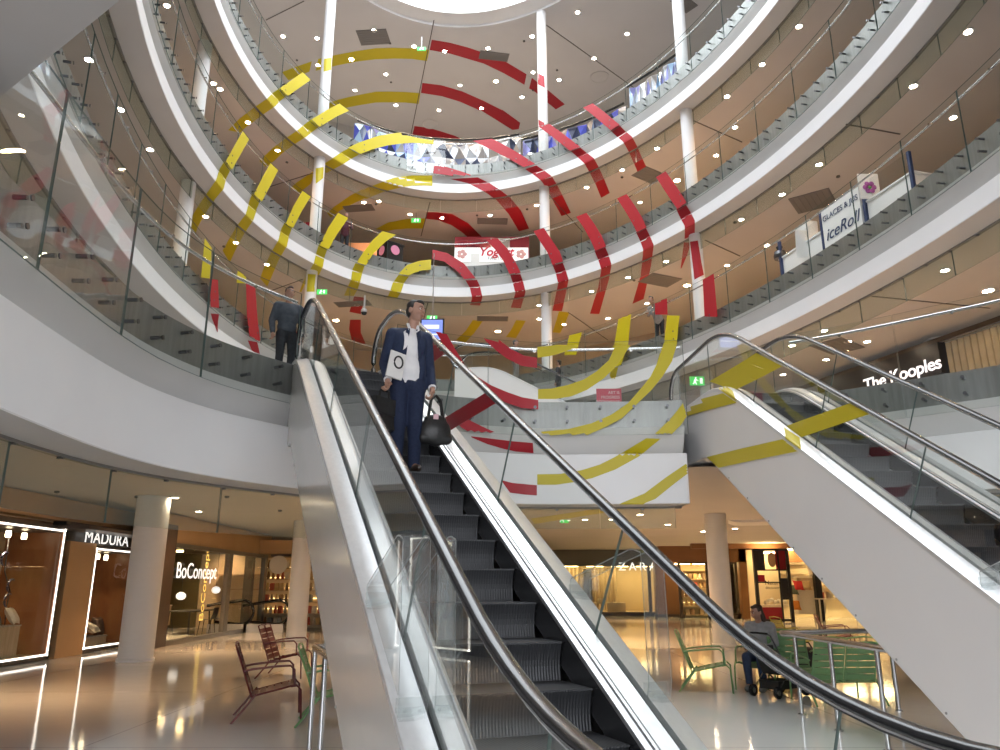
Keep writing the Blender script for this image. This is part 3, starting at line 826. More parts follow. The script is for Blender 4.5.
stripe('r', 'red arc on the ceiling just above the yogurt stand', [
    ('e4', q(b5, (55, 183), (150, 185), (270, 200), (400, 275), (515, 388)), q(b5, (45, 238), (150, 250), (260, 290), (350, 350), (415, 408)))])
# --- third floor balcony, yellow
stripe('y', 'leftmost yellow stripe crossing the balcony with the yogurt stand', [
    ('g3', q(a2, (540, 60), (460, 200), (380, 345)), q(a2, (592, 128), (520, 255), (432, 412))),
    ('e3', J(q(a2, (368, 345), (325, 415), (300, 500), (215, 620), (150, 720)), q(a3, (170, 20), (95, 140), (85, 250))), J(q(a2, (425, 405), (385, 480), (360, 575), (290, 660), (255, 720)), q(a3, (285, 0), (210, 110), (150, 220), (130, 275))))])
stripe('y', 'second yellow stripe from the left crossing the balcony with the yogurt stand', [
    ('g3', q(a2, (770, 328), (690, 470), (615, 620)), q(a2, (833, 385), (760, 530), (680, 680))),
    ('e3', J(q(a2, (600, 615), (572, 690)), q(a3, (572, 30), (547, 118), (470, 220), (400, 340), (355, 420))), J(q(a2, (665, 675), (632, 750)), q(a3, (638, 80), (608, 170), (540, 270), (470, 400), (415, 520))))])
stripe('y', 'third yellow stripe from the left crossing the balcony with the yogurt stand', [
    ('g3', q(a6, (372, 225), (280, 380), (213, 530)), q(a6, (440, 275), (350, 420), (275, 565))),
    ('e3', J(q(a6, (203, 520), (175, 578), (152, 670)), q(a7, (90, 190), (30, 320), (0, 400))), J(q(a6, (268, 562), (242, 625), (222, 720)), q(a7, (160, 240), (100, 380), (60, 470))))])
stripe('y', 'fourth yellow stripe from the left on the third floor balcony, running down a column', [
    ('g3', q(a6, (660, 425), (570, 560), (498, 710)), q(a6, (745, 468), (640, 620), (570, 745))),
    ('e3', q(a7, (490, 120), (468, 190), (448, 275), (405, 350)), q(a7, (560, 160), (538, 218), (522, 308), (490, 375))),
    ('col', q(a7, (400, 366), (390, 515)), q(a7, (485, 372), (468, 515))),
    ('e3', q(a7, (400, 345), (360, 430), (328, 512)), q(a7, (416, 350), (385, 430), (345, 515)))])
stripe('y', 'fifth yellow stripe from the left, passing the black counter box on the third floor', [
    ('g3', q(b2, (370, 325), (270, 420), (200, 510), (135, 610)), q(b2, (490, 357), (380, 430), (270, 540), (210, 635))),
    ('e3', q(a7, (795, 275), (770, 325), (757, 415), (728, 480), (700, 545)), q(a7, (870, 298), (853, 350), (830, 443), (815, 490), (782, 548)))])
stripe('y', 'innermost curled yellow stripe on the third floor balcony, above the man in the navy jacket', [
    ('g3', q(b2, (480, 705), (560, 625), (660, 590), (760, 580)), q(b2, (560, 720), (620, 690), (690, 670), (757, 665))),
    ('e3', Z(280, 230, [(740, 280), (705, 330), (685, 390), (668, 425)], 6.25), Z(280, 230, [(805, 292), (775, 330), (755, 390), (730, 428)], 6.25))])
# --- third floor balcony, red
stripe('r', 'red stripe curling down from the left end of the yogurt stand', [
    ('g3', q(b6, (103, 80), (230, 110), (370, 200), (475, 335)), q(b6, (103, 160), (200, 180), (300, 250), (378, 335))),
    ('e3', q(b6, (475, 332), (500, 385), (520, 475), (500, 545)), q(b6, (378, 335), (415, 395), (435, 480), (418, 540)))])
stripe('r', 'red stripe crossing the middle of the yogurt stand', [
    ('g3', q(b5, (640, 395), (730, 490), (790, 590), (840, 690)), q(b5, (535, 402), (630, 500), (700, 600), (752, 710))),
    ('e3', q(b6, (838, 285), (860, 350), (880, 430), (840, 568)), q(b6, (752, 290), (775, 360), (795, 440), (757, 562)))])
stripe('r', 'red stripe crossing the balcony glass right beside the yogurt stand', [
    ('g3', q(c1, (355, 135), (440, 260), (500, 350), (530, 440)), q(c1, (270, 160), (340, 270), (400, 360), (440, 460))),
    ('e3', J(q(c1, (524, 440), (548, 500), (572, 580)), [(562, 311)]), J(q(c1, (440, 460), (465, 522), (485, 608)), [(552.5, 310.5)]))])
stripe('r', 'third red stripe from the right crossing the third floor balcony', [
    ('g3', q(c1, (710, 8), (790, 120), (850, 220), (885, 305)), q(c1, (625, 42), (700, 150), (760, 260), (795, 340))),
    ('e3', J(q(c1, (878, 310), (905, 372), (930, 455)), q(c4, (240, 330), (160, 615))), J(q(c1, (788, 340), (815, 402), (845, 490)), q(c4, (150, 400), (83, 612))))])
stripe('r', 'second red stripe from the right crossing the third floor balcony', [
    ('g3', q(c3, (375, 178), (460, 300), (520, 400), (555, 480)), q(c3, (295, 215), (370, 330), (430, 430), (475, 518))),
    ('e3', J(q(c3, (550, 482), (580, 542), (615, 625)), q(c4, (590, 220), (530, 490))), J(q(c3, (468, 518), (500, 585), (528, 660)), q(c4, (505, 300), (437, 530))))])
stripe('r', 'rightmost red stripe on the third floor balcony, running down onto a column', [
    ('g3', q(c5, (365, 72), (450, 190), (510, 280), (555, 355)), q(c5, (287, 120), (370, 250), (430, 340), (480, 408))),
    ('e3', q(c5, (550, 372), (588, 432), (625, 505), (622, 620)), q(c5, (470, 410), (503, 480), (542, 552), (538, 655))),
    ('e3', q(c6, (425, 20), (390, 130), (345, 235)), q(c6, (365, 20), (352, 130), (338, 235))),
    ('col', q(c6, (418, 15), (440, 200), (455, 330)), q(c6, (482, 5), (505, 150), (530, 290)))])
# --- second floor balcony
stripe('r', 'tall red panel on the second floor glass beside the white column', [('g2', q(c6, (525, 325), (540, 638)), q(c6, (615, 272), (648, 640)))])
stripe('r', 'small red square on the second floor glass, above a yellow stripe', [('g2', q(c6, (125, 515), (128, 622)), q(c6, (225, 478), (232, 622)))])
stripe('y', 'right yellow strip hanging on the second floor glass, behind the bridge', [('g2', q(d1, (560, 128), (535, 375)), q(d1, (665, 130), (640, 375))), ('e2', q(d1, (500, 440), (465, 560)), q(d1, (560, 440), (520, 540)))])
stripe('y', 'middle yellow strip hanging on the second floor glass, behind the bridge', [('g2', q(d1, (160, 132), (120, 375)), q(d1, (262, 110), (236, 375))), ('g2', q(d1, (110, 380), (110, 555)), q(d1, (236, 375), (172, 552))), ('e2', q(d1, (105, 560), (80, 625), (95, 655)), q(d1, (152, 558), (130, 650), (125, 657)))])
stripe('y', 'left yellow strip hanging on the second floor glass, behind the bridge', [('g2', q(c8, (422, 180), (370, 375)), q(c8, (525, 150), (470, 375)))])
stripe('y', 'left yellow piece on the second floor glass above the near left handrail', [('g2', Z(190, 230, [(120, 68), (90, 395)]), Z(190, 230, [(178, 150), (162, 405)]))])
stripe('y', 'small yellow piece on the second floor glass touching the near left handrail', [('g2', Z(190, 230, [(395, 338), (385, 440)]), Z(190, 230, [(465, 385), (465, 447)]))])
stripe('r', 'left red strip seen through the near left balcony glass', [('g2', Z(190, 230, [(160, 405), (172, 640)]), Z(190, 230, [(230, 415), (240, 650)])), ('e2', Z(140, 280, [(392, 185), (400, 215), (428, 288)], 5.556), Z(140, 280, [(438, 190), (432, 230), (430, 290)], 5.556))])
stripe('r', 'tall red strip seen through the near left balcony glass', [('g2', Z(140, 280, [(588, 18), (592, 190), (610, 335)], 5.556), Z(140, 280, [(638, 30), (650, 200), (668, 360)], 5.556)), ('e2', Z(140, 280, [(598, 335), (622, 395)], 5.556), Z(140, 280, [(650, 345), (665, 410)], 5.556))])
stripe('r', 'red strip at the right end of the near left balcony, beside the escalator head', [('g2', Z(140, 280, [(795, 125), (812, 205), (830, 260)], 5.556), Z(140, 280, [(848, 165), (860, 230), (870, 300)], 5.556))])
stripe('r', 'red strip on the ceiling behind the escalator head, crossed by a grey vent', [('e3', q(a7, (785, 552), (745, 680)), q(a7, (872, 562), (840, 700))), ('e3', Z(280, 230, [(438, 560), (432, 620), (452, 700)], 6.25), Z(280, 230, [(505, 560), (505, 640), (540, 720)], 6.25))])
for lab, A, B in (('first amber stripe on the second floor ceiling, above the screen', q(c7, (440, 0), (380, 90), (300, 165)), q(c7, (525, 5), (450, 110), (380, 185))),
                  ('amber stripe on the second floor ceiling, right of the bright lamp', q(c7, (800, 0), (760, 80), (715, 140)), q(c7, (882, 5), (840, 80), (800, 150))),
                  ('amber stripe on the second floor ceiling, right of the white column', q(c8, (325, 10), (300, 95), (270, 185)), q(c8, (412, 18), (380, 100), (335, 190)))):
    stripe('y', lab, [('e3', A, B)])
# --- bridge between the escalators
stripe('y', 'short flat yellow stripe along the top of the bridge glass', [('gM', q(c8, (143, 308), (230, 302), (310, 290), (492, 296)), q(c8, (145, 398), (230, 388), (310, 370), (470, 312)))])
stripe('y', 'upper long yellow curve on the bridge glass', [('gM', q(c8, (150, 660), (260, 655), (400, 625), (530, 580), (640, 510), (740, 420), (795, 300)), q(c8, (150, 742), (300, 742), (430, 720), (560, 665), (700, 570), (820, 450), (920, 295)))])
stripe('y', 'lower long yellow curve on the bridge glass', [('gM', J(q(d2, (170, 432), (400, 410), (600, 360), (760, 290), (900, 195)), q(d1, (330, 750), (420, 640), (480, 520), (530, 362))), J(q(d2, (255, 503), (400, 490), (560, 460), (720, 390), (850, 320)), q(d1, (430, 750), (520, 640), (600, 510), (642, 362))))])
stripe('y', 'yellow curve crossing the bridge plate and its white fascia', [
    ('gM', q(d3, (690, 195), (600, 310), (500, 410), (410, 490)), q(d3, (725, 300), (670, 380), (590, 460), (545, 490))),
    ('eM', J(q(d3, (385, 485), (120, 645), (0, 705)), q(d4, (510, 170), (330, 200), (143, 203))), J(q(d3, (505, 488), (320, 640), (130, 745)), q(d4, (600, 235), (440, 270), (300, 290), (143, 290))))])
stripe('y', 'lowest yellow curve along the bottom of the bridge fascia', [
    ('eM', Z(540, 400, [(825, 345), (700, 430), (580, 520), (440, 578)], 5.5556), Z(540, 400, [(850, 385), (740, 470), (640, 550), (570, 578)], 5.5556)),
    ])
stripe('y', 'yellow strip on the low ceiling under the bridge', [
    ('gc', q(d4, (830, 470), (600, 495), (400, 525), (90, 570)), q(d4, (960, 465), (700, 520), (450, 560), (120, 615)))])
stripe('r', 'red piece at the middle of the bridge fascia', [('eM', [(500.8, 480), (512, 483), (536.8, 485.3)], [(510, 492.8), (525, 494.7), (536.8, 495.5)])])
stripe('r', 'upper red curve on the left part of the bridge glass', [('gM', q(c7, (530, 150), (580, 153), (650, 160), (760, 245), (870, 300), (975, 315)), q(c7, (545, 175), (580, 205), (640, 260), (720, 320), (850, 385), (975, 400)))])
stripe('r', 'lower red curve on the left part of the bridge glass', [('gM', q(c7, (470, 470), (590, 545), (720, 600), (850, 645), (985, 668)), q(c7, (500, 560), (620, 650), (720, 690), (850, 735), (985, 745)))])
stripe('r', 'red curve on the lower edge of the bridge glass, left of the middle', [('gM', q(d5, (300, 170), (430, 262), (560, 325), (730, 398)), q(d5, (250, 215), (340, 310), (450, 380), (560, 395)))])
stripe('r', 'red piece on the grey cove just under the bridge glass', [
    ('eM', q(d5, (425, 385), (600, 405), (760, 425), (940, 440)), q(d5, (430, 395), (560, 450), (700, 490), (800, 512), (945, 525)))])
stripe('r', 'red strip at the left end of the bridge glass, meeting the handrail', [('gM', q(c7, (125, 92), (215, 240), (330, 390)), q(c7, (212, 102), (290, 240), (400, 420)))])
# --- on the escalators
stripe('r', 'dark red band across the right glass of the near escalator', [('ngb', q(d5, (185, 250), (560, 20)), q(d5, (245, 345), (655, 100)))])
stripe('r', 'dark red band beside the man, high on the right glass of the near escalator', [('ngb', q(c7, (40, 235), (150, 150), (180, 160)), q(c7, (45, 412), (130, 340), (225, 270)))])
stripe('y', 'upper yellow band on the right-hand escalator', [
    ('rca', q(d6, (45, 500), (180, 455), (325, 418)), q(d6, (60, 635), (250, 580), (475, 522))),
    ('rda', q(d6, (325, 345), (330, 410), (345, 420)), q(d6, (440, 430), (465, 490), (475, 518))),
    ('rga', q(d6, (250, 345), (420, 245), (560, 160), (640, 108)), q(d6, (455, 420), (600, 350), (730, 285), (855, 218))),
    ('rgb', q(d6, (430, 232), (560, 150), (690, 15)), q(d6, (560, 160), (620, 130), (660, 80)))])
stripe('y', 'lower yellow band on the right-hand escalator', [
    ('rca', Z(680, 400, [(130, 287), (300, 245), (520, 195)], 5), Z(680, 400, [(190, 340), (400, 295), (606, 253)], 5)),
    ('rda', Z(680, 400, [(520, 140), (530, 192)], 5), Z(680, 400, [(598, 192), (606, 248)], 5)),
    ('rga', Z(680, 400, [(520, 135), (850, 17)], 5), Z(680, 400, [(600, 190), (950, 70)], 5))])
# ================================================================ ceiling fixtures
LAMPS = []
def downlight(px, py, z, kind, warm=False, r=.085):
    p = at_z(px, py, z); LAMPS.append((p, z, warm)); r *= .8
    T = thing('downlight', kind, 'downlight', p, 0, 'downlights')
    mb = MB(); mb.lathe((0, 0, -.026), [(r + .03, .024), (r + .028, .0), (r, .0), (r - .004, .012)], 18); mb.build('trim_ring', WHITE, T)
    mb = MB(); mb.lathe((0, 0, -.022), [(r - .006, 0), (r - .006, .005)], 16); mb.build('lamp_disc', WARMB if warm else WARMW, T)
    return p
L4C = 'small round white downlight recessed in the roof ceiling'
for q_ in [(283, 36), (317, 38), (374, 30), (386, 74), (355, 90), (396, 105), (414, 46), (444.5, 51), (488, 48), (532, 36), (577.6, 12), (627, 33.6), (594, 58), (559, 79.5), (533, 72), (460, 85), (439, 110), (481.6, 108), (522, 97), (318, 65)]:
    downlight(*q_, ZTOP, L4C, r=.11)
downlight(351.5, 59, ZTOP, 'bright yellowish downlight on the upper yellow arc of the roof ceiling', True, .13)
downlight(496, 81, ZTOP, 'yellow glowing downlight between the two red arcs of the roof ceiling', True, .13)
L3C = 'small round downlight in the ceiling under the topmost balcony'
for q_ in [(248, 122), (277.6, 150), (364, 202), (379, 201), (410, 214), (799, 26), (762, 64), (727, 96), (657, 148), (622, 169.6), (586.6, 187), (536.5, 205), (640, 202), (442, 217.6), (490, 215), (167, 5), (220, 88.6), (213.6, 83), (735, 127), (716, 155)]:
    downlight(*q_, F4 - 1.27, L3C, r=.10)
downlight(677, 180, F4 - 1.27, 'bright amber downlight beside the right column under the topmost balcony', True, .15)
L2C = 'small round downlight in the ceiling under the balcony with the yogurt stand'
for q_ in [(205.6, 216), (236, 242), (267, 264), (89, 59), (120.6, 109), (150, 149), (819, 164), (782, 194), (741, 219), (968, 31), (913, 85.6), (666, 261), (628, 277), (591.6, 291), (647, 303), (539, 305), (539, 318.6), (564, 324), (608, 318), (357, 305), (299, 309), (727, 265), (767, 245), (953, 117)]:
    downlight(*q_, F3 - 1.27, L2C, r=.10)
downlight(687, 285, F3 - 1.27, 'bright amber star-like downlight left of the red panel on the second floor glass', True, .15)
downlight(498, 331, F3 - 1.27, 'bright amber downlight on the ceiling above the bridge', True, .15)
downlight(336, 320, F3 - 1.27, 'bright amber downlight beside the head of the near escalator', True, .15)
L1C = 'small round downlight in the ceiling under the ice roll balcony'
for q_ in [(945, 269.6), (848, 341), (867, 341), (792, 345), (826, 359), (783, 374), (824, 330)]:
    downlight(*q_, F2 - 1.27, L1C, r=.10)
downlight(988, 290, F2 - 1.27, 'bright downlight at the right edge above the fashion shop', True, .14)
GC = 'small round downlight in the low ground floor ceiling'
for q_ in [(12, 513), (50, 504), (109, 517), (175, 497), (199, 511), (225, 534), (68, 527), (640, 514), (612, 519), (703, 531), (735, 528), (668, 524), (585, 519), (165, 528)]:
    downlight(*q_, GCEIL, GC, r=.11)
VENT = mat('vent_grey', (.20, .19, .185), .6); VENTS = mat('vent_slat', (.19, .18, .175), .6)
def vent(cpx, cpy, z, lx, ly, ang, label):
    p = at_z(cpx, cpy, z)
    T = thing('ceiling_vent', label, 'ceiling vent', p, radians(ang), 'ceiling vents')
    mb = MB(); mb.box((0, 0, -.012), (lx, ly, .024)); mb.build('frame', VENT, T)
    n = 7
    for i in range(n):
        mb = MB(); mb.box((0, -ly / 2 + ly * (i + .5) / n, -.026), (lx - .08, ly / n * .5, .008), Matrix.Rotation(radians(8), 3, 'X')); mb.build('slat', VENTS, T)
vent(373.5, 37, ZTOP, 1.35, .95, -5, 'grey rectangular vent on the roof ceiling, left of the dark joint')
vent(494, 56, ZTOP, 1.35, .55, 10, 'grey rectangular vent on the roof ceiling over a red arc')
vent(684, 3, ZTOP, 1.1, .6, 40, 'grey vent on the roof ceiling at the top edge of the picture')
vent(359, 208, F4 - 1.27, 1.25, .55, -8, 'grey vent in the ceiling left of the black counter box, under the topmost balcony')
vent(492.5, 221, F4 - 1.27, 1.3, .55, 3, 'grey vent in the ceiling above the yogurt stand')
vent(649, 175, F4 - 1.27, 1.1, .8, 35, 'grey vent between two red stripes under the topmost balcony')
vent(353, 303.5, F3 - 1.27, 1.4, .55, -10, 'grey vent crossing a red strip above the near escalator head')
vent(492.5, 318.5, F3 - 1.27, 1.3, .55, 2, 'grey vent in the ceiling above the bridge')
vent(660, 280, F3 - 1.27, 1.3, .9, 25, 'grey vent beside a red stripe under the third floor balcony')
vent(813, 201, F3 - 1.27, 1.1, 1.1, 55, 'large grey vent above the ice roll stand')
vent(837, 346, F2 - 1.27, 1.3, .9, 40, 'grey vent in the first floor ceiling near the right-hand escalator')
def ringplate(px, py, z, r, label):
    T = thing('ceiling_speaker', label, 'ceiling speaker', at_z(px, py, z), 0, 'ceiling speakers')
    mb = MB(); mb.lathe((0, 0, -.03), [(r, .03), (r, .0), (r - .05, -.005), (r - .055, .012)], 24); mb.build('rim', SOFF, T, smooth=True)
    mb = MB(); mb.lathe((0, 0, -.015), [(r - .06, 0), (r - .06, .012)], 24); mb.build('grille', CEIL, T)
ringplate(430, 124, ZTOP, .42, 'round white loudspeaker on the roof ceiling above the lowest red arc')
ringplate(599.5, 77, ZTOP, .45, 'round white loudspeaker on the roof ceiling right of the central column')
ringplate(941, 340, F2 - 1.27, .4, 'round ceiling ring over the lit fashion shop sign')
def detector(px, py, z, label):
    T = thing('smoke_detector', label, 'smoke detector', at_z(px, py, z), 0, 'smoke detectors')
    mb = MB(); mb.lathe((0, 0, -.05), [(.05, .05), (.055, .02), (.03, 0)], 14); mb.build('head', mat('detector_grey', (.12, .115, .11), .5), T)
for q_ in [(390, 43), (391, 82), (297, 60), (524, 41), (557, 70), (533, 90)]: detector(*q_, ZTOP, 'tiny dark smoke detector on the roof ceiling')
for q_ in [(287, 162), (376, 204), (477, 215), (527, 209), (622, 177)]: detector(*q_, F4 - 1.27, 'tiny dark smoke detector in the ceiling under the topmost balcony')
for q_ in [(224, 246), (634, 280), (735, 222), (838, 176)]: detector(*q_, F3 - 1.27, 'tiny dark smoke detector under the third floor balcony')
for q_ in [(57, 491), (93, 507), (137, 496), (227, 496), (280, 510)]: detector(*q_, GCEIL, 'tiny dark smoke detector in the low ground floor ceiling')
# green exit signs
EXG = mat('exit_green', (.05, .55, .12), .4, emit=(.12, .8, .16), estr=.55); EXW = mat('exit_white', (1, 1, 1), .4, emit=(.9, 1, .9), estr=.8)
def exit_sign(px, py, Y, w, h, label, z=None, drop=.25):
    p = at_y(px, py, Y)
    T = thing('exit_sign', label, 'exit sign', p, 0, 'green exit signs')
    mb = MB(); mb.box((0, 0, 0), (w, .05, h)); mb.build('casing', EXG, T)
    mb = MB(); s = h / .2
    mb.box((-.05 * s, -.028, 0), (.05 * s, .004, .09 * s), Matrix.Rotation(.35, 3, 'Y')); mb.ball((-.03 * s, -.028, .065 * s), .018 * s, 8, 6)
    mb.box((-.08 * s, -.028, -.055 * s), (.02 * s, .004, .06 * s), Matrix.Rotation(.7, 3, 'Y')); mb.box((-.03 * s, -.028, -.06 * s), (.02 * s, .004, .06 * s), Matrix.Rotation(-.5, 3, 'Y')); mb.box((.0 * s, -.028, .015 * s), (.06 * s, .004, .016 * s), Matrix.Rotation(.3, 3, 'Y'))
    mb.box((.09 * s, -.028, 0), (.06 * s, .004, .13 * s)); mb.build('pictogram', EXW, T)
    mb = MB(); mb.box((0, 0, h / 2 + drop / 2), (.02, .02, drop)); mb.build('hanger', STEEL, T)
exit_sign(421.5, 49, 26.5, .36, .15, 'green exit sign beside the joint of the roof ceiling', drop=.5)
exit_sign(416, 220.5, 28.6, .38, .18, 'green exit sign hanging over the third floor, left of a red arc')
exit_sign(322, 292, 24.2, .34, .17, 'green exit sign beside the yellow striped column above the escalator head')
exit_sign(432, 318, 27.5, .4, .18, 'green exit sign above the blue screen')
exit_sign(697, 381, 21.5, .42, .26, 'green exit sign seen through the bridge glass at the right escalator')
exit_sign(247, 548, 30, .5, .2, 'green exit sign above the furniture shop passage')
exit_sign(564.5, 518, 24, .26, .3, 'green exit sign seen under the bridge')
# dome camera under the second-floor ceiling
T = thing('dome_camera', 'dark dome camera hanging left of the man in the navy jacket', 'camera', at_y(364, 313, 24))
mb = MB(); mb.lathe((0, 0, .02), [(.10, 0), (.11, .05), (.09, .10), (.03, .14), (.03, .6)], 18); mb.build('housing', mat('camera_grey', (.35, .34, .33), .4), T, smooth=True)
mb = MB(); mb.ball((0, 0, .02), .10, 14, 9); mb.build('dome', mat('camera_dome', (.02, .02, .02), .1), T, smooth=True)
# ================================================================ shops and stands
SIGNW = mat('sign_white', (1, 1, 1), .4, emit=(1, .97, .92), estr=.85)
SIGNY = mat('sign_amber', (1, .8, .3), .4, emit=(1, .66, .14), estr=1.)
LED = mat('led_line', (1, 1, 1), .4, emit=(1, .93, .82), estr=1.8)
WOOD = noisy('oak_panel', (.36, .15, .06), (.27, .10, .04), 3, .35, stretch=(1, 6, .4))
WOODL = noisy('pale_wood', (.55, .42, .28), (.44, .33, .2), 3, .5, stretch=(1, 5, .5))
TAN_ = noisy('tan_panel', (.46, .30, .16), (.42, .27, .14), .8, .5)
DARKB = noisy('dark_brown', (.045, .03, .022), (.06, .04, .03), 2, .35)
GREYF = mat('frame_grey', (.20, .185, .16), .35, .4)
CREAM = noisy('cream_wall', (.72, .60, .40), (.66, .55, .36), .9, .6)
LINEN = noisy('linen', (.78, .70, .56), (.70, .62, .48), 20, .9)
CHAR = noisy('charcoal_cloth', (.05, .05, .055), (.08, .08, .085), 25, .9)
def part(name, m, parent, fn, smooth=False):
    mb = MB(); fn(mb); return mb.build(name, m, parent, smooth)
def pillow(name, label, loc, s, m, rz=0, tilt=.9, group='cushions in the curtain shop windows'):
    T = thing(name, label, 'cushion', loc, rz, group); mb = MB(); n = 10; rows = []
    R = Matrix.Rotation(tilt, 3, 'Y')
    for sd in (1, -1):
        rows = []
        for i in range(n + 1):
            r = []
            for j in range(n + 1):
                u, v = i / n * 2 - 1, j / n * 2 - 1
                w = ((1 - u ** 4) * (1 - v ** 4)) ** .6; pin = 1 - .12 * (u * u * (1 - abs(v)) ** 0 * (1 - v * v) + v * v * (1 - u * u))
                r.append(R @ V3((u * s / 2 * pin, v * s / 2 * pin, sd * w * s * .19)) + V3((0, 0, s * .42)))
            rows.append(r)
        mb.sheet(rows, flip=sd < 0)
    mb.build('cover', m, T, True); return T
def window_box(label, name, X, y0, y1, z0, z1, depth, back, cat='shop window', items=None, lit=True):
    """display window in the left wall: frame, lit outline, pane, back panel, plinth"""
    T = thing(name, label, cat, (X, (y0 + y1) / 2, 0)); w = y1 - y0; c = (y0 + y1) / 2
    def f(mb):
        for y in (-w / 2 - .05, w / 2 + .05): mb.box((-.05, y, (z0 + z1) / 2), (.12, .1, z1 - z0 + .2))
        for z in (z0 - .05, z1 + .05): mb.box((-.05, 0, z), (.12, w + .2, .1))
    part('frame', DARKB, T, f)
    def l(mb):
        for y in (-w / 2, w / 2): mb.box((.02, y, (z0 + z1) / 2), (.02, .04, z1 - z0 + .04))
        for z in (z0, z1): mb.box((.02, 0, z), (.02, w + .04, .04))
    if lit: part('light_line', LED, T, l)
    part('pane', SHOPG, T, lambda mb: mb.box((-.03, 0, (z0 + z1) / 2), (.012, w, z1 - z0)))
    part('back_panel', WOODL, T, lambda mb: mb.box((-depth, .0, (z0 + z1) / 2), (.06, w, z1 - z0)))
    part('side_panel', back, T, lambda mb: (mb.box((-depth / 2, -w / 2 + .02, (z0 + z1) / 2), (depth, .04, z1 - z0)), mb.box((-depth / 2, w / 2 - .02, (z0 + z1) / 2), (depth, .04, z1 - z0))))
    part('display_ceiling', DARKB, T, lambda mb: mb.box((-depth / 2, 0, z1 - .02), (depth, w, .04)))
    part('display_floor', WOODL, T, lambda mb: mb.box((-depth / 2, 0, z0 - .02), (depth, w, .04)))
    part('track_spot', mat('spot_white', (.8, .78, .72), .4, emit=(1, .8, .5), estr=6.), T, lambda mb: [mb.lathe((-.35 - .1 * k, -w / 3 + w * .3 * k, z1 - .22), [(.05, 0), (.06, .05), (.05, .14)], 10) for k in range(3)])
    return T
XW = -10.05
ya, yb_ = at_x(12, 527, -9.95).y - .5, at_x(45, 660, -9.95).y
W1 = window_box('tall display window with a bright outline at the left edge of the picture', 'display_window', -9.95, ya, yb_, .12, 2.78, 1.3, WOOD)
yc, yd = at_x(82, 652, XW).y, at_x(124, 647, XW).y
W2 = window_box('smaller display window with a bright outline under the curtain shop sign', 'display_window', XW, yc, yd, .12, 2.46, 1.3, WOOD)
def plinth(label, loc, d):
    T = thing('display_plinth', label, 'plinth', loc); part('body', WOODL, T, lambda mb: mb.box((0, 0, d[2] / 2), d)); part('top_board', noisy('weathered_board', (.5, .44, .36), (.38, .32, .25), 4, .7, stretch=(1, 6, 1)), T, lambda mb: mb.box((0, 0, d[2] + .015), (d[0] + .03, d[1] + .03, .03)))
plinth('weathered wooden plinth under the cushions at the far left', (-10.6, (ya + yb_) / 2 - .1, .12), (.6, 1.6, .62))
pillow('cushion', 'dark charcoal cushion on the weathered wooden plinth', (-10.55, yb_ - 1.15, .78), .46, CHAR, 0, 1.1)
pillow('cushion', 'cream cushion with a dark band beside the charcoal cushion', (-10.45, yb_ - .62, .78), .42, LINEN, .3, 1.0)
plinth('low wooden plinth in the smaller display window', (-10.7, (yc + yd) / 2, .12), (.6, 1.5, .18))
pillow('cushion', 'pale cushion lying in the smaller display window', (-10.55, (yc + yd) / 2 + .1, .34), .5, LINEN, .2, .5)
pillow('cushion', 'brown woven cushion standing at the right of the smaller display window', (-10.6, yd - .45, .34), .5, noisy('brown_weave', (.14, .08, .05), (.2, .12, .08), 30, .9), 0, 1.3)
pillow('cushion', 'brown flat cushion lying lowest in the smaller display window', (-10.45, yc + .4, .32), .5, noisy('taupe_weave', (.22, .15, .1), (.28, .2, .14), 30, .9), 0, .15)
T = thing('hanging_ornament', 'dark crescent shaped ornaments on a stem in the left display window', 'ornament', (-10.5, yb_ - .75, .12))
part('stem', CHAR, T, lambda mb: mb.tube([(0, 0, 0), (0, .02, .5), (0, -.03, 1.0), (0, 0, 1.35), (0, -.3, 1.75), (0, -.35, 2.6)], .012, 6))
for k, (y, z) in enumerate(((0, 1.15), (.02, 1.45), (-.33, 2.0))):
    part('crescent', mat('ornament_blue', (.05, .045, .09), .3), T, lambda mb: mb.tube([(0, y + .14 * cos(t), z + .14 * sin(t)) for t in [1. + .32 * i for i in range(12)]], [.006 + .022 * sin(pi * i / 11) for i in range(12)], 8))
# curtain shop: sign band, beige pier, dark doorway
T = thing('curtain_shop', 'curtain shop front with a black band reading MADURA and a tan pier', 'shop front', (XW, yc, 0))
o0 = V3((XW, yc, 0)); y0, y1 = yb_ + .12 - yc, at_x(140, 540, XW).y + .5 - yc
part('sign_band', mat('sign_black', (.022, .02, .018), .3), T, lambda mb: mb.box((-.1, (y0 + y1) / 2, 2.80), (.3, y1 - y0, .44)))
part('top_band', TAN_, T, lambda mb: mb.box((-.12, (y0 + y1) / 2 - 1.5, 3.26), (.3, y1 - y0 + 5, .5)))
part('pier', TAN_, T, lambda mb: mb.box((-.1, -.72, 1.29), (.34, 1.2, 2.58)))
part('door_recess', BLACK, T, lambda mb: mb.box((-.6, yb_ - yc + .45, 1.29), (.1, .75, 2.58)))
part('end_pier', DARKB, T, lambda mb: mb.box((-.05, yd - yc + .5, 1.29), (.3, .75, 2.58)))
text('sign_letters', 'MADURA', .40, SIGNW, T, (.16, at_x(101, 543, XW).y - yc, 2.70), (pi / 2, 0, pi / 2), .003, space=1.05, wide=1.3)
part('ground_wall', DARKB, T, lambda mb: mb.box((-1.9, 0, 1.6), (.1, 9, 3.2)))
part('near_wall', DARKB, T, lambda mb: mb.box((-.06, ya - yc - 1.2, 1.6), (.3, 2.2, 3.2)))
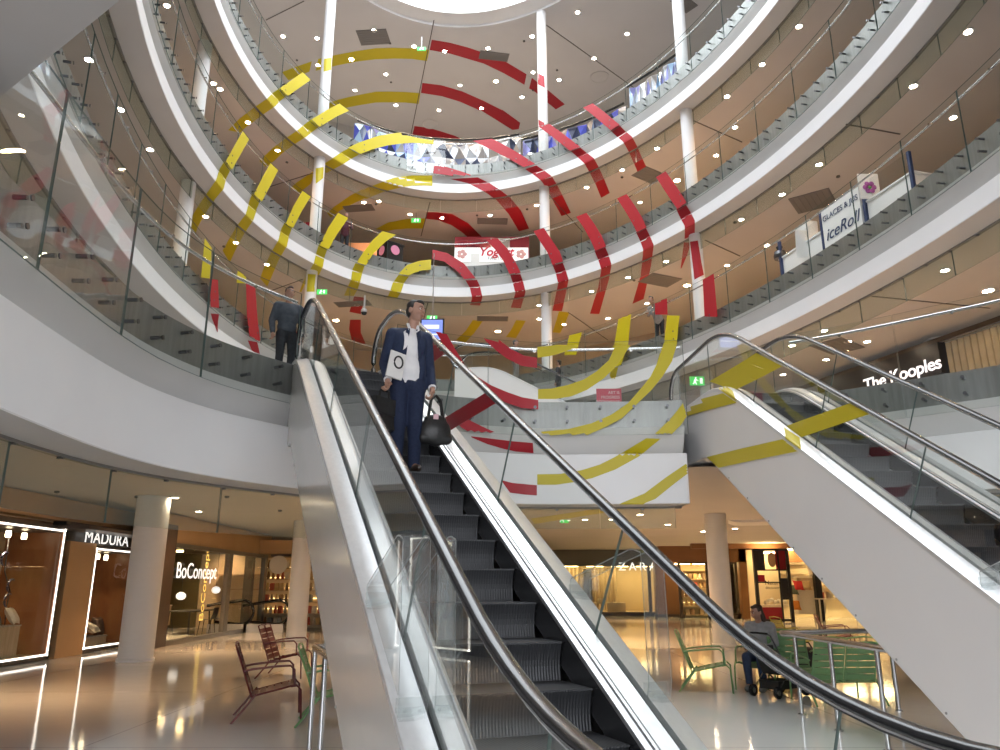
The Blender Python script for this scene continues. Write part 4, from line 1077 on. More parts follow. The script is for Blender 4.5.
# furniture shop
XB = -9.15; b0 = at_x(147, 648, XB).y; b1 = at_x(222, 637, XB).y; b2 = at_x(259, 631, XB).y; bp = at_x(160, 645, XB).y
T = thing('furniture_shop', 'furniture shop front with lit lettering BoConcept over large panes', 'shop front', (XB, b0, 0))
TB = T
part('pier', DARKB, T, lambda mb: mb.box((-.1, (bp - b0) / 2 - .3, 1.6), (.5, bp - b0 + .6, 3.2)))
for y, w in ((bp - b0, .1), (b1 - b0, .34), (b2 - b0, .34)): part('mullion', GREYF, T, lambda mb: mb.box((0, y, 1.33), (.16, w, 2.66)))
part('head_beam', GREYF, T, lambda mb: mb.box((0, (b2 - b0) / 2, 2.68), (.18, b2 - b0 + .3, .12)))
part('sill', GREYF, T, lambda mb: mb.box((0, (b2 - b0) / 2, .06), (.18, b2 - b0, .12)))
part('upper_band', TAN_, T, lambda mb: mb.box((-.05, (b2 - b0) / 2, 3.1), (.2, b2 - b0 + 1.2, .8)))
for y0, y1 in ((bp, b1), (b1, b2)): part('pane', SHOPG, T, lambda mb: mb.box((0, (y0 + y1) / 2 - b0, 1.36), (.012, y1 - y0, 2.6)))
part('back_wall', CREAM, T, lambda mb: mb.box((-4.2, 3.0, 1.6), (.1, 13, 3.2)))
part('dark_wall_panel', noisy('olive_panel', (.10, .085, .035), (.13, .11, .05), 1, .6), T, lambda mb: (mb.box((-4.1, -1.2, 1.6), (.08, 3.4, 3.2)), mb.box((-4.1, 5.5, 1.6), (.08, 1.2, 3.2))))
part('ceiling_panel', DARKB, T, lambda mb: mb.box((-2.2, 3, 2.85), (4.2, 13, .08)))
part('end_wall', CREAM, T, lambda mb: mb.box((-2.2, b2 - b0 + .9, 1.4), (4.2, .1, 2.8)))
part('tall_panel', noisy('olive_panel', (.10, .085, .035), (.13, .11, .05), 1, .6), T, lambda mb: mb.box((-3.4, b2 - b0 + .8, 1.4), (1.3, .08, 2.8)))
for zz in (.9, 1.45, 2.0): part('wall_shelf', WOODL, T, lambda mb: mb.box((-1.1, b2 - b0 + .7, zz), (1.8, .3, .04)))
part('interior_lamp', mat('shop_lamp', (1, 1, 1), .4, emit=(1, .66, .28), estr=22.), T, lambda mb: [mb.lathe((-1.2 - 1.2 * (k % 2), -.2 + 1.5 * k, 2.76), [(.12, 0), (.12, .05)], 14) for k in range(6)])
yl = at_x(193, 572, XB).y - b0
text('sign_letters', 'BoConcept', .62, SIGNW, T, (.14, yl, at_x(193, 572, XB).z), (pi / 2, 0, pi / 2), .003, space=1.0, wide=1.1)
text('vertical_letters', 'BoConcept', .52, SIGNY, T, (-.9, at_x(205, 580, XB - .9).y - b0, 1.62), (pi / 2, -pi / 2, pi / 2), .003)
def cafe_chair(name, label, loc, rz, m, sc=1.):
    T = thing(name, label, 'chair', loc, rz, 'dining chairs in the furniture shop')
    part('seat_shell', m, T, lambda mb: mb.sheet([[V3((x * sc * (1 - .15 * t), y * sc, z * sc)) for x in (-.24, -.15, 0, .15, .24)] for t, y, z in ((0, -.22, .46), (0, 0, .44), (0, .18, .46), (.2, .24, .62), (.5, .27, .82))]), True)
    for x in (-.17, .17):
        for y in (-.16, .16): part('leg', m, T, lambda mb: mb.tube([(x * sc, y * sc, .45 * sc), (x * 1.25 * sc, y * 1.3 * sc, 0)], [.016, .011], 6))
    return T
yt = at_x(193, 610, XB - 1.6).y
T = thing('dining_table', 'dark dining table inside the furniture shop', 'table', (XB - 1.7, yt, 0))
part('table_top', BLACK, T, lambda mb: mb.box((0, 0, .74), (1.0, 2.2, .04)))
for x in (-.35, .35):
    for y in (-.9, .9): part('leg', BLACK, T, lambda mb: mb.tube([(x, y, .72), (x * 1.1, y * 1.05, 0)], .025, 6))
for k, (dx, dy, rz, lb) in enumerate(((.85, -.6, -pi / 2, 'left black chair at the front of the dark dining table'), (.85, .45, -pi / 2, 'right black chair at the front of the dark dining table'), (-.85, 0, pi / 2, 'black chair at the back of the dark dining table'))):
    cafe_chair('dining_chair', lb, (XB - 1.7 + dx, yt + dy, 0), rz, BLACK, 1.05)
cafe_chair('dining_chair', 'black chair standing alone at the left of the furniture shop window', (XB - .8, bp + .9, 0), 1.2, BLACK, 1.05)
cafe_chair('dining_chair', 'orange chair behind the right pane of the furniture shop', (XB - 1.3, at_x(245, 600, XB - 1.3).y, 0), -.6, mat('orange_shell', (.55, .13, .03), .5), 1.1)
for k, (px, py, lb) in enumerate(((181, 596, 'white globe lamp at the left of the furniture shop window'), (216, 590, 'glowing oval lamp right of the vertical lettering'))):
    p = at_x(px, py, XB - 1.5); T = thing('pendant_lamp', lb, 'lamp', p, 0, 'lamps in the furniture shop')
    part('shade', SIGNW, T, lambda mb: mb.ball((0, 0, 0), .16, 14, 8, sc=(1, 1, .8))); part('cable', BLACK, T, lambda mb: mb.tube([(0, 0, .1), (0, 0, 2.8 - p.z)], .008, 5))
T = thing('sideboard', 'low pale sideboard against the back wall of the furniture shop', 'sideboard', (XB - 3.6, yt + .8, 0)); part('body', WOODL, T, lambda mb: mb.box((0, 0, .5), (.5, 3.2, .7))); part('top_board', LINEN, T, lambda mb: mb.box((0, 0, .87), (.54, 3.24, .04)))
for k in range(3): part('door', WOODL, T, lambda mb: mb.box((.26, -1.05 + 1.05 * k, .5), (.02, 1.0, .64)))
# goods on shelves
PAL = [(.62, .42, .2), (.75, .66, .5), (.35, .2, .1), (.5, .36, .22), (.8, .74, .62), (.25, .16, .1), (.55, .12, .08), (.3, .3, .26)]
GM = [noisy('goods_%d' % i, c, tuple(v * .8 for v in c), 6, .6) for i, c in enumerate(PAL)]
def shelf_unit(name, label, loc, rz, w, h, d, rows, per, fr, back, seed, grp, glabel):
    rnd = random.Random(seed); T = thing(name, label, 'shelf', loc, rz)
    part('side_panel', fr, T, lambda mb: mb.box((-w / 2, 0, h / 2), (.05, d, h))); part('side_panel', fr, T, lambda mb: mb.box((w / 2, 0, h / 2), (.05, d, h)))
    part('back_panel', back, T, lambda mb: mb.box((0, d / 2, h / 2), (w, .03, h)))
    part('shelf_light', mat('shelf_glow', (1, 1, 1), .4, emit=(1, .7, .3), estr=3.), T, lambda mb: [mb.box((0, d / 2 - .05, .33 + (h - .35) * (r + 1) / rows), (w - .1, .03, .02)) for r in range(rows)])
    M = Matrix.Rotation(rz, 3, 'Z')
    for r in range(rows + 1): part('shelf_board', fr, T, lambda mb: mb.box((0, 0, .12 + (h - .15) * r / rows), (w, d, .03)))
    protos = []
    for r in range(rows):
        z = .12 + (h - .15) * r / rows + .016; hh = (h - .15) / rows
        for k in range(per):
            if rnd.random() < .12: continue
            x = -w / 2 + .1 + (w - .2) * (k + .5) / per
            ty = rnd.randrange(len(GM) * 2)
            while len(protos) <= ty: protos.append(None)
            p = V3(loc) + M @ V3((x, -.05, z))
            if protos[ty] is None:
                mb = MB(); bw = (w - .2) / per * .8
                if ty % 2: mb.box((0, 0, hh * .3), (bw, d * .5, hh * .6)); mb.box((0, 0, hh * .62), (bw * .6, d * .4, hh * .06))
                else: mb.lathe((0, 0, 0), [(bw * .35, 0), (bw * .46, hh * .2), (bw * .3, hh * .5), (bw * .2, hh * .62), (bw * .25, hh * .68)], 10)
                o = mb.build('shop_goods', GM[ty // 2]); o.location = p; protos[ty] = o
            else:
                o = protos[ty].copy(); COL.objects.link(o); o.location = p
            tag(o, glabel, 'goods', grp)
    return T
YS = 31.
xa, xb = at_y(262, 600, YS).x, at_y(325, 600, YS).x
shelf_unit('shelf_unit', 'lit wall of shelves behind the ground floor column, right of the furniture shop', ((xa + xb) / 2, YS, 0), 0, xb - xa, 2.7, .5, 6, 12, WOODL, CREAM, 3, 'goods beside the furniture shop', 'small article on the lit shelves right of the furniture shop')
T = thing('passage_portal', 'grey passage portal with a hanging disc right of the furniture shop', 'portal', (xa - .2, YS - 1.2, 0)); part('post', GREYF, T, lambda mb: mb.box((0, 0, 1.4), (.3, .3, 2.8))); part('lintel', TAN_, T, lambda mb: mb.box((2.6, 0, 3.0), (5.6, .3, .5))); part('disc', mat('disc_white', (.7, .66, .6), .5), T, lambda mb: mb.lathe((1.1, -.1, 2.35), [(.34, -.02), (.34, .02)], 24, axis=(0, 1, 0)))
for k, px in enumerate((232, 268)):
    p = at_z(px, 622, 0); p = V3((p.x, 28.5, 0)); p.x = at_y(px, 610, 28.5).x
    T = thing('escalator_newel', ('left', 'right')[k] + ' of two black handrail loops of an escalator going down beside the furniture shop', 'handrail', p, 0, 'black handrail loops')
    part('handrail', BLACKR, T, lambda mb: mb.tube([(-.6 + .0, 0, .35)] + [(.35 + .42 * sin(t), 0, .68 + .42 * -cos(t)) for t in [.2 * i for i in range(16)]] + [(-.9, 0, .9)], .05, 8)); part('base', CLADG, T, lambda mb: mb.box((-.1, 0, .14), (1.4, .2, .28))); part('glass', SHOPG, T, lambda mb: mb.box((-.1, 0, .6), (1.0, .012, .7)))
# ---- right side: fashion home shop, lit gift shop, bookshop with coloured panes
YZ = 44.
def fx(px, Y): return at_y(px, 590, Y).x
T = thing('home_shop', 'wide shop front with letters ZARA HOME on a grey band behind the acrylic guard', 'shop front', (fx(612, YZ), YZ, 0)); ox = fx(612, YZ)
x0, x1 = fx(560, YZ) - ox, fx(664, YZ) - ox
part('sign_band', mat('band_grey', (.13, .12, .10), .5), T, lambda mb: mb.box(((x0 + x1) / 2 + 1.5, 0, 3.3), (x1 - x0 + 5, .3, 1.3)))
part('back_wall', CREAM, T, lambda mb: mb.box(((x0 + x1) / 2, 3.0, 1.4), (x1 - x0, .1, 2.8)))
part('side_wall', CREAM, T, lambda mb: (mb.box((x0, 1.5, 1.4), (.1, 3, 2.8)), mb.box((x1, 1.5, 1.4), (.1, 3, 2.8))))
part('display_floor', WOODL, T, lambda mb: mb.box(((x0 + x1) / 2, 1.5, .1), (x1 - x0, 3, .2)))
part('pane', SHOPG, T, lambda mb: mb.box(((x0 + x1) / 2, 0, 1.42), (x1 - x0, .02, 2.5)))
part('frame', DARKB, T, lambda mb: [mb.box((x0 + (x1 - x0) * k, -.02, 1.4), (.14, .12, 2.6)) for k in (0, .86, 1)] + [mb.box(((x0 + x1) / 2, -.02, .1), (x1 - x0, .14, .2))])
part('drape', noisy('drape_cloth', (.55, .47, .33), (.34, .26, .17), 2, .8, stretch=(4, 1, .1)), T, lambda mb: mb.sheet([[V3((x0 + .5 + .12 * i, 2.2 + .12 * (i % 2), z)) for z in (.25, 2.6)] for i in range(26)]), False)
part('dark_drape', CHAR, T, lambda mb: (mb.box((x0 + 1.75, 1.8, 1.6), (.45, .1, 1.9)), mb.box((x1 - .5, 1.5, 1.3), (.12, .3, 2.2))))
part('display_table', LINEN, T, lambda mb: (mb.box((x0 + 1.3, 1.0, .55), (1.6, .9, .3)), mb.box((x0 + 3.2, 1.0, .45), (1.0, .8, .5)), mb.box((x0 + 2.4, .9, .75), (.4, .4, .3))))
part('interior_lamp', mat('shop_lamp2', (1, 1, 1), .4, emit=(1, .70, .30), estr=16.), T, lambda mb: [mb.box((x0 + (x1 - x0) * (k + .5) / 4, 1.6, 2.68), (.9, .5, .04)) for k in range(4)])
text('sign_letters', 'ZARA', .62, SIGNW, T, (fx(638, YZ) - ox, -.2, at_y(638, 567, YZ).z), (pi / 2, 0, 0), .03, space=1.55)
text('sign_letters', 'HOME', .62, SIGNW, T, (fx(673, YZ) - ox, -.2, at_y(673, 567, YZ).z), (pi / 2, 0, 0), .03, space=1.55)
T = thing('shop_pier', 'brown square pier right of the letters ZARA', 'pier', (fx(668, 42), 42., 0)); part('shaft', noisy('brown_pier', (.20, .09, .035), (.15, .065, .025), .7, .4), T, lambda mb: mb.box((0, 0, 1.75), (1.35, .6, 3.5))); part('plinth', DARKB, T, lambda mb: mb.box((0, 0, .08), (1.45, .7, .16)))
YG = 40.
T = thing('gift_shop', 'brightly lit gift shop front in brown walls behind the handrail of the near escalator', 'shop front', (fx(708, YG), YG, 0)); ox = fx(708, YG)
x0, x1 = fx(680, YG) - ox, fx(738, YG) - ox
part('back_wall', CREAM, T, lambda mb: mb.box(((x0 + x1) / 2, 2.6, 1.4), (x1 - x0, .1, 2.8)))
part('brown_wall', noisy('brown_wall', (.24, .105, .04), (.19, .08, .03), .6, .45), T, lambda mb: (mb.box(((x0 + x1) / 2 + 1.2, 0, 3.15), (x1 - x0 + 4.5, .4, .8)), mb.box((x1 + .75, 0, 1.75), (1.3, .4, 3.5))))
part('frame', DARKB, T, lambda mb: [mb.box((x0 + (x1 - x0) * k, -.02, 1.38), (.12, .14, 2.76)) for k in (.0, .48, .98)] + [mb.box(((x0 + x1) / 2, -.02, 2.72), (x1 - x0, .14, .1)), mb.box((x1 - .7, -.02, .12), (1.5, .14, .24))])
part('pane', SHOPG, T, lambda mb: mb.box(((x0 + x1) / 2, 0, 1.4), (x1 - x0, .02, 2.6)))
part('interior_lamp', mat('shop_lamp3', (1, 1, 1), .4, emit=(1, .72, .30), estr=20.), T, lambda mb: [mb.box((x0 + (x1 - x0) * (k + .5) / 3, 1.3, 2.7), (.7, .5, .04)) for k in range(3)])
shelf_unit('shelf_unit', 'shelves of small goods inside the lit gift shop', (fx(708, YG), YG + 2.1, 0), 0, x1 - x0 - .2, 2.4, .5, 5, 10, WOODL, CREAM, 5, 'goods in the gift shop', 'small article on the shelves of the lit gift shop')
YN = 36.5
T = thing('shop_window', 'black framed shop window with red and black panes beside the gift shop', 'shop window', (fx(774, YN), YN, 0)); ox = fx(774, YN)
x0, x1 = fx(757, YN) - ox, fx(790, YN) - ox; zt = at_y(774, 549, YN).z; zb = .0
part('frame', BLACK, T, lambda mb: [mb.box((x, 0, zt / 2), (.14, .16, zt)) for x in (x0, x1)] + [mb.box(((x0 + x1) / 2, 0, z), (x1 - x0, .16, .1)) for z in (.08, zt - .03)])
part('glazing_bar', BLACK, T, lambda mb: [mb.box(((x0 + x1) / 2, 0, zt - .95), (x1 - x0, .1, .06)), mb.box((x0 + (x1 - x0) * .72, 0, zt / 2), (.06, .1, zt)), mb.box(((x0 + x1) / 2, 0, zt - 1.5), (x1 - x0, .1, .05)), mb.box((x0 + (x1 - x0) * .72 + .18, -.02, 1.45), (.32, .1, .95))])
part('red_pane', mat('deep_red', (.22, .008, .015), .3), T, lambda mb: (mb.box((x1 - .28, .02, zt - .5), (.5, .04, .86)), mb.box((x0 + (x1 - x0) * .36, .02, .36), ((x1 - x0) * .7, .04, .56)), mb.box((x0 + .22, -.03, zt - 1.32), (.34, .03, .3))))
part('black_pane', BLACK, T, lambda mb: (mb.box((x0 + .24, .02, zt - .5), (.46, .04, .86)),))
part('poster_face', mat('poster_tan', (.42, .25, .13), .6), T, lambda mb: mb.ball((x0 + (x1 - x0) * .55, .06, zt - .48), .2, 14, 10, sc=(1, .15, 1.7)))
part('back_wall', CREAM, T, lambda mb: mb.box(((x0 + x1) / 2, 1.2, zt / 2), (x1 - x0, .1, zt)))
part('interior_lamp', mat('shop_lamp4', (1, 1, 1), .4, emit=(1, .74, .34), estr=22.), T, lambda mb: mb.box(((x0 + x1) / 2, .6, zt - .15), (1.0, .5, .04)))
part('display_top', LINEN, T, lambda mb: (mb.box(((x0 + x1) / 2, .5, .72), (1.4, .8, .08)),))
text('pane_letters', 'Nature', .26, BLACK, T, (x0 + .75, -.06, 1.72), (pi / 2, 0, 0), .004); text('pane_letters', 'découvertes', .17, BLACK, T, (x0 + .8, -.06, 1.5), (pi / 2, 0, 0), .004)
part('flower_display', GM[4], T, lambda mb: [mb.ball((x0 + .5 + .15 * k, .45, .86 + .05 * (k % 3)), .10, 8, 6) for k in range(7)])
YO = 37.5
T = thing('shop_interior', 'bright open home goods shop right of the black framed window', 'shop interior', (fx(820, YO), YO, 0)); ox = fx(820, YO)
x0, x1 = fx(791, YO) - ox, fx(905, YO) - ox
part('back_wall', CREAM, T, lambda mb: mb.box(((x0 + x1) / 2, 4.5, 1.7), (x1 - x0 + 2, .1, 3.4)))
part('lintel', noisy('brown_wall', (.24, .105, .04), (.19, .08, .03)), T, lambda mb: mb.box(((x0 + x1) / 2 - 1.6, 0, 3.5), (x1 - x0 + 6, .3, .4)))
part('dark_post', BLACK, T, lambda mb: mb.box((fx(818, YO) - ox, 0, 1.6), (.28, .3, 3.2)))
part('wall_shelf', WOODL, T, lambda mb: [mb.box((x0 + 1.4 + 2.4 * k, 4.2, z), (2.2, .45, .05)) for k in range(2) for z in (1.0, 1.6, 2.2, 2.7)])
part('interior_lamp', mat('shop_lamp5', (1, 1, 1), .4, emit=(1, .76, .36), estr=26.), T, lambda mb: [mb.box((x0 + (x1 - x0) * (k + .5) / 4, 2.0, 3.35), (.9, .7, .04)) for k in range(4)])
T = thing('shelf_cabinet', 'cream display cabinet with cushions right of the black framed window', 'cabinet', (fx(806, YO), YO + .5, 0)); part('body', LINEN, T, lambda mb: mb.box((.3, 0, .85), (1.3, .5, 1.1))); part('upper_shelf', LINEN, T, lambda mb: mb.box((.3, .1, 2.0), (1.3, .4, .06))); part('upper_box', WOODL, T, lambda mb: mb.box((.4, .1, 1.75), (1.0, .35, .4)))
for k, (dx, z, m, lb) in enumerate(((-.25, 1.4, mat('red_cloth', (.45, .02, .02), .8), 'red cushion on the cream cabinet'), (.1, 1.4, GM[0], 'salmon brown cushion on the cream cabinet'), (.5, 2.03, LINEN, 'white cushion on the upper shelf of the cream cabinet'), (-.55, 1.2, noisy('green_cloth', (.12, .14, .09), (.09, .1, .07), 9, .8), 'grey green cushion left of the cream cabinet'), (-.5, .5, mat('orange_cloth', (.6, .2, .03), .8), 'orange cushion low beside the cream cabinet'))):
    pillow('cushion', lb, (fx(806, YO) + dx, YO + .2, z), .5, m, pi / 2, -1.2, 'cushions in the home goods shop')
T = thing('display_table', 'white display table with small boxes in the home goods shop', 'table', (fx(838, YO), YO + .2, 0)); part('table_top', LINEN, T, lambda mb: mb.box((0, 0, 1.0), (2.2, .9, .06)))
for x in (-1., 1.):
    for y in (-.35, .35): part('leg', LINEN, T, lambda mb: mb.box((x, y, .5), (.07, .07, 1.0)))
for k in range(5):
    o = MB().box((0, 0, .12), (.26, .2, .24)).box((0, 0, .25), (.28, .22, .03)).build('gift_box', GM[(k * 3 + 6) % 8]); o.location = (fx(838, YO) - .8 + .4 * k, YO + .1, 1.03); tag(o, 'small gift box on the white display table', 'box', 'gift boxes on the white table')
# ---- first floor, right: fashion shop with a lit sign
A = V3((9.6, 22.4, F1)); B = V3((10.98, 18.3, F1)); d = (B - A); L = d.length; rz = atan2(d.y, d.x)
T = thing('fashion_shop', 'dark shop front with the lit sign The Kooples on the first floor', 'shop front', A, rz)
part('sign_band', mat('fascia_black', (.02, .018, .02), .35), T, lambda mb: mb.box((L / 2, .15, 2.52), (L, .3, .8)))
part('wall_below', mat('shop_dark', (.05, .04, .045), .4), T, lambda mb: mb.box((L * .30, .2, 1.05), (L * .6, .2, 2.1)))
part('entrance_panel', TAN_, T, lambda mb: mb.box((L * .78, .3, 1.0), (L * .34, .1, 2.0)))
part('ceiling_edge', DARKB, T, lambda mb: mb.box((L * .9, .1, 2.98), (L * 2.6, .12, .12)))
Q = lambda px, py: (lambda r: None)
text('sign_letters', 'The Kooples', .47, mat('sign_pinkish', (1, 1, 1), .4, emit=(1, .88, .95), estr=.85), T, (L * .72, -.04, 2.38), (pi / 2, 0, 0), .004, bold=.006, space=.95, wide=1.1)
T = thing('curtain_wall', 'pale pleated wall panel right of the lit fashion shop sign', 'wall panel', B, rz); part('pleats', noisy('pleat_cloth', (.42, .35, .25), (.36, .30, .21), 3, .8), T, lambda mb: mb.sheet([[V3((.05 + .09 * i, .2 + .06 * (i % 2), z)) for z in (0, 2.9)] for i in range(24)]))
part('hem_rail', STEEL, T, lambda mb: mb.box((1.1, .12, 2.92), (2.2, .06, .05)))
C_ = B + d.normalized() * 2.2
T = thing('corner_shop', 'dark shop with a bright doorway at the right edge of the first floor', 'shop front', C_, rz); part('dark_frame', mat('frame_dark', (.03, .027, .025), .4), T, lambda mb: (mb.box((.35, .1, 1.5), (.7, .4, 3.0)), mb.box((1.9, .1, 2.6), (3.6, .4, .8)))); part('lit_wall', mat('lit_wall', (.8, .6, .35), .6, emit=(1, .72, .38), estr=.9), T, lambda mb: mb.box((2.1, 1.2, 1.2), (3., .1, 2.4)))
# first floor furniture at far left of the photo is kept to what shows: pink notice on a low stand behind the bridge
p = at_y(609, 397.5, 14.0)
T = thing('notice_board', 'pink notice board with white lettering behind the bridge glass', 'notice', (p.x, 14.0, F1))
part('board', mat('notice_pink', (.62, .09, .14), .5), T, lambda mb: mb.box((0, 0, p.z - F1), (.47, .02, .34)))
part('stand', STEEL, T, lambda mb: (mb.tube([(-.15, .02, 0), (-.15, .02, .5)], .012, 6), mb.tube([(.15, .02, 0), (.15, .02, .5)], .012, 6), mb.box((0, .02, .01), (.5, .25, .02))))
for i, tx in enumerate(('ART IS', 'PROGRESS', 'ECOMMERCE')): text('notice_letters', tx, .075, mat('notice_white', (.9, .8, .8), .5), T, (.2, -.014, p.z - F1 + .09 - .09 * i), (pi / 2, 0, 0), .002, 'RIGHT')
# ---- second floor: ice roll stand right behind the glass
def on_ring(k, px, py, z, o):
    P = RING[k]; p = at_z(px, py, z); i = min(range(len(P.p)), key=lambda j: (P.p[j].xy - p.xy).length); q = P.off(i, o, RL[k]); return q
A = on_ring(2, 753, 288, F2, .75); B = on_ring(2, 880, 214, F2, .75)
d = B - A; L = d.length; rz = atan2(d.y, d.x)
T = thing('ice_roll_stand', 'white ice roll stand with navy posts behind the second floor glass', 'stand', A, rz)
NAVY = mat('navy_post', (.03, .05, .13), .4); SW = mat('stand_white', (.84, .82, .80), .4)
part('counter', SW, T, lambda mb: mb.box((L / 2, .35, .48), (L, .6, .95)))
part('counter_top', SW, T, lambda mb: mb.box((L / 2, .35, .97), (L + .06, .66, .04)))
part('glass_screen', SHOPG, T, lambda mb: (mb.box((L * .18, .05, 1.16), (L * .34, .012, .36)), mb.box((L * .84, .05, 1.22), (L * .3, .012, .48))))
for x in (.02, .385, .70, 1.0): part('post', NAVY, T, lambda mb: mb.box((L * x, .02, .72), (.07, .07, 1.44)))
part('sign_panel', SW, T, lambda mb: mb.box((L * .54, 0, .72), (L * .28, .05, 1.40)))
part('menu_box', SW, T, lambda mb: mb.box((L * .19, .3, 1.35), (L * .10, .3, .5)))
text('stand_letters', 'GLACES & JUS', .20, NAVY, T, (L * .54, -.035, 1.18), (pi / 2, 0, 0), .003); text('stand_letters', 'iceRoll', .42, NAVY, T, (L * .54, -.035, .72), (pi / 2, 0, 0), .003, shear=.3)
T2 = thing('paper_roll', 'white cloth hanging over the counter of the ice roll stand', 'cloth', A + d * .22); part('cloth', SW, T2, lambda mb: mb.sheet([[V3((x, -.08 + .03 * sin(9 * x + 5 * z), z)) for x in (-.2, -.1, 0, .1, .2)] for z in (1.3, 1.1, .9, .7, .55)]), True)
T2 = thing('dark_machine', 'dark rounded machine at the left end of the ice roll stand', 'machine', A + d * .06 + V3((0, 0, .99))); part('drum', PIN, T2, lambda mb: mb.lathe((.0, .3, 0), [(.16, 0), (.17, .1), (.15, .2), (.05, .24)], 16)); part('funnel', BLACK, T2, lambda mb: mb.lathe((.0, .3, .24), [(.04, 0), (.09, .1), (.085, .11)], 14))
T2 = thing('flower_poster', 'white poster with a purple flower on the ice roll stand', 'poster', A + d * .76 + V3((0, 0, .97))); part('sheet', SW, T2, lambda mb: mb.box((0, .1, .31), (.46, .03, .62))); part('flower', mat('flower_purple', (.4, .1, .35), .6), T2, lambda mb: [mb.ball((.10 * cos(k * 1.05), .07, .27 + .10 * sin(k * 1.05)), .06, 8, 6, sc=(1, .3, 1)) for k in range(6)]); part('leaf', mat('leaf_green', (.1, .3, .06), .6), T2, lambda mb: mb.ball((0, .07, .27), .04, 8, 6, sc=(1, .4, 1)))
# ---- third floor: yogurt stand, black counter box, posters
YY = 29.0
def zt_(px, py): return at_y(px, py, YY)
a = zt_(455, 262); b = zt_(528, 262)
T = thing('yogurt_stand', 'white yogurt stand with a maroon back wall and red lettering on the third floor', 'stand', ((a.x + b.x) / 2, YY, F3)); w = b.x - a.x
MAR = mat('maroon', (.33, .04, .08), .5)
part('counter', SW, T, lambda mb: mb.box((0, 0, .55), (w, .7, 1.1))); part('sign_board', mat('sign_board_white', (.9, .9, .9), .4, emit=(1, 1, 1), estr=.35), T, lambda mb: mb.box((0, -.36, .98), (w, .04, .62)))
part('back_wall', MAR, T, lambda mb: mb.box((0, 1.6, 1.35), (w * 1.08, .1, 2.7))); part('menu_panel', mat('menu_pale', (.62, .66, .74), .4), T, lambda mb: mb.box((w * .12, 1.5, 2.25), (w * .28, .06, .7)))
part('side_post', SW, T, lambda mb: mb.box((-w * .22, -.4, .5), (.35, .06, 1.0)))
text('stand_letters', 'Yogurt', .50, mat('letter_red', (.6, .02, .05), .5), T, (w * .06, -.40, 1.08), (pi / 2, 0, 0), .004, bold=.012, shear=.25); text('stand_letters', 'FACTORY', .2, mat('letter_grey', (.3, .3, .3), .5), T, (w * .1, -.40, .80), (pi / 2, 0, 0), .004)
part('emblem', mat('emblem_pink', (.75, .4, .38), .5), T, lambda mb: [mb.ball((sx * w * .40 + .12 * cos(k * 1.25), -.39, 1.0 + .12 * sin(k * 1.25)), .09, 8, 6, sc=(1, .15, 1)) for sx in (-1, 1) for k in range(5)])
p = at_y(390, 254, 28.2)
T = thing('counter_box', 'black counter box with round pink emblems on the third floor', 'counter', (p.x, 28.2, F3), radians(40)); part('body', BLACK, T, lambda mb: (mb.box((0, 0, .55), (.75, .75, 1.1)),)); part('lid', BLACK, T, lambda mb: mb.box((0, 0, 1.13), (.82, .82, .07)))
EM = mat('emblem_rose', (.75, .28, .45), .5)
part('emblem', EM, T, lambda mb: mb.lathe((0, -.385, .85), [(.2, -.01), (.2, .01)], 20, axis=(0, 1, 0))); part('emblem', EM, T, lambda mb: mb.lathe((-.385, 0, .85), [(.2, -.01), (.2, .01)], 20, axis=(1, 0, 0)))
def poster(px, py, Y, w, h, m, label, m2=None):
    p = at_y(px, py, Y); T = thing('poster', label, 'poster', (p.x, Y, F3)); part('panel', m, T, lambda mb: mb.box((0, 0, h / 2), (w, .06, h)))
    if m2: part('motif', m2, T, lambda mb: [mb.tube([(-w * .3 + .25 * w * sin(t), -.04, h * .2 + h * .22 * k + .1 * cos(t * 2)) for t in [i * .3 for i in range(9)]], .05, 6) for k in range(3)])
poster(312, 212, 27.2, .75, 1.7, mat('poster_red', (.5, .02, .05), .5), 'red poster with purple lines left of the column on the third floor', mat('poster_lilac', (.55, .35, .6), .5))
poster(268, 198, 25.6, .9, 1.6, mat('poster_violet', (.36, .26, .62), .4, emit=(.5, .35, .9), estr=.35), 'violet lit display at the left of the third floor', mat('poster_white', (.8, .78, .85), .5))
poster(290, 203, 26.4, 1.3, 1.3, mat('poster_coral', (.5, .16, .10), .5), 'coral coloured display behind the violet one on the third floor', mat('poster_pale', (.7, .6, .5), .5))
poster(365, 238, 29.5, 1.9, 1.9, mat('poster_peach', (.55, .30, .2), .5), 'peach coloured panel behind the leaning person on the third floor', mat('poster_rose', (.6, .3, .3), .5))
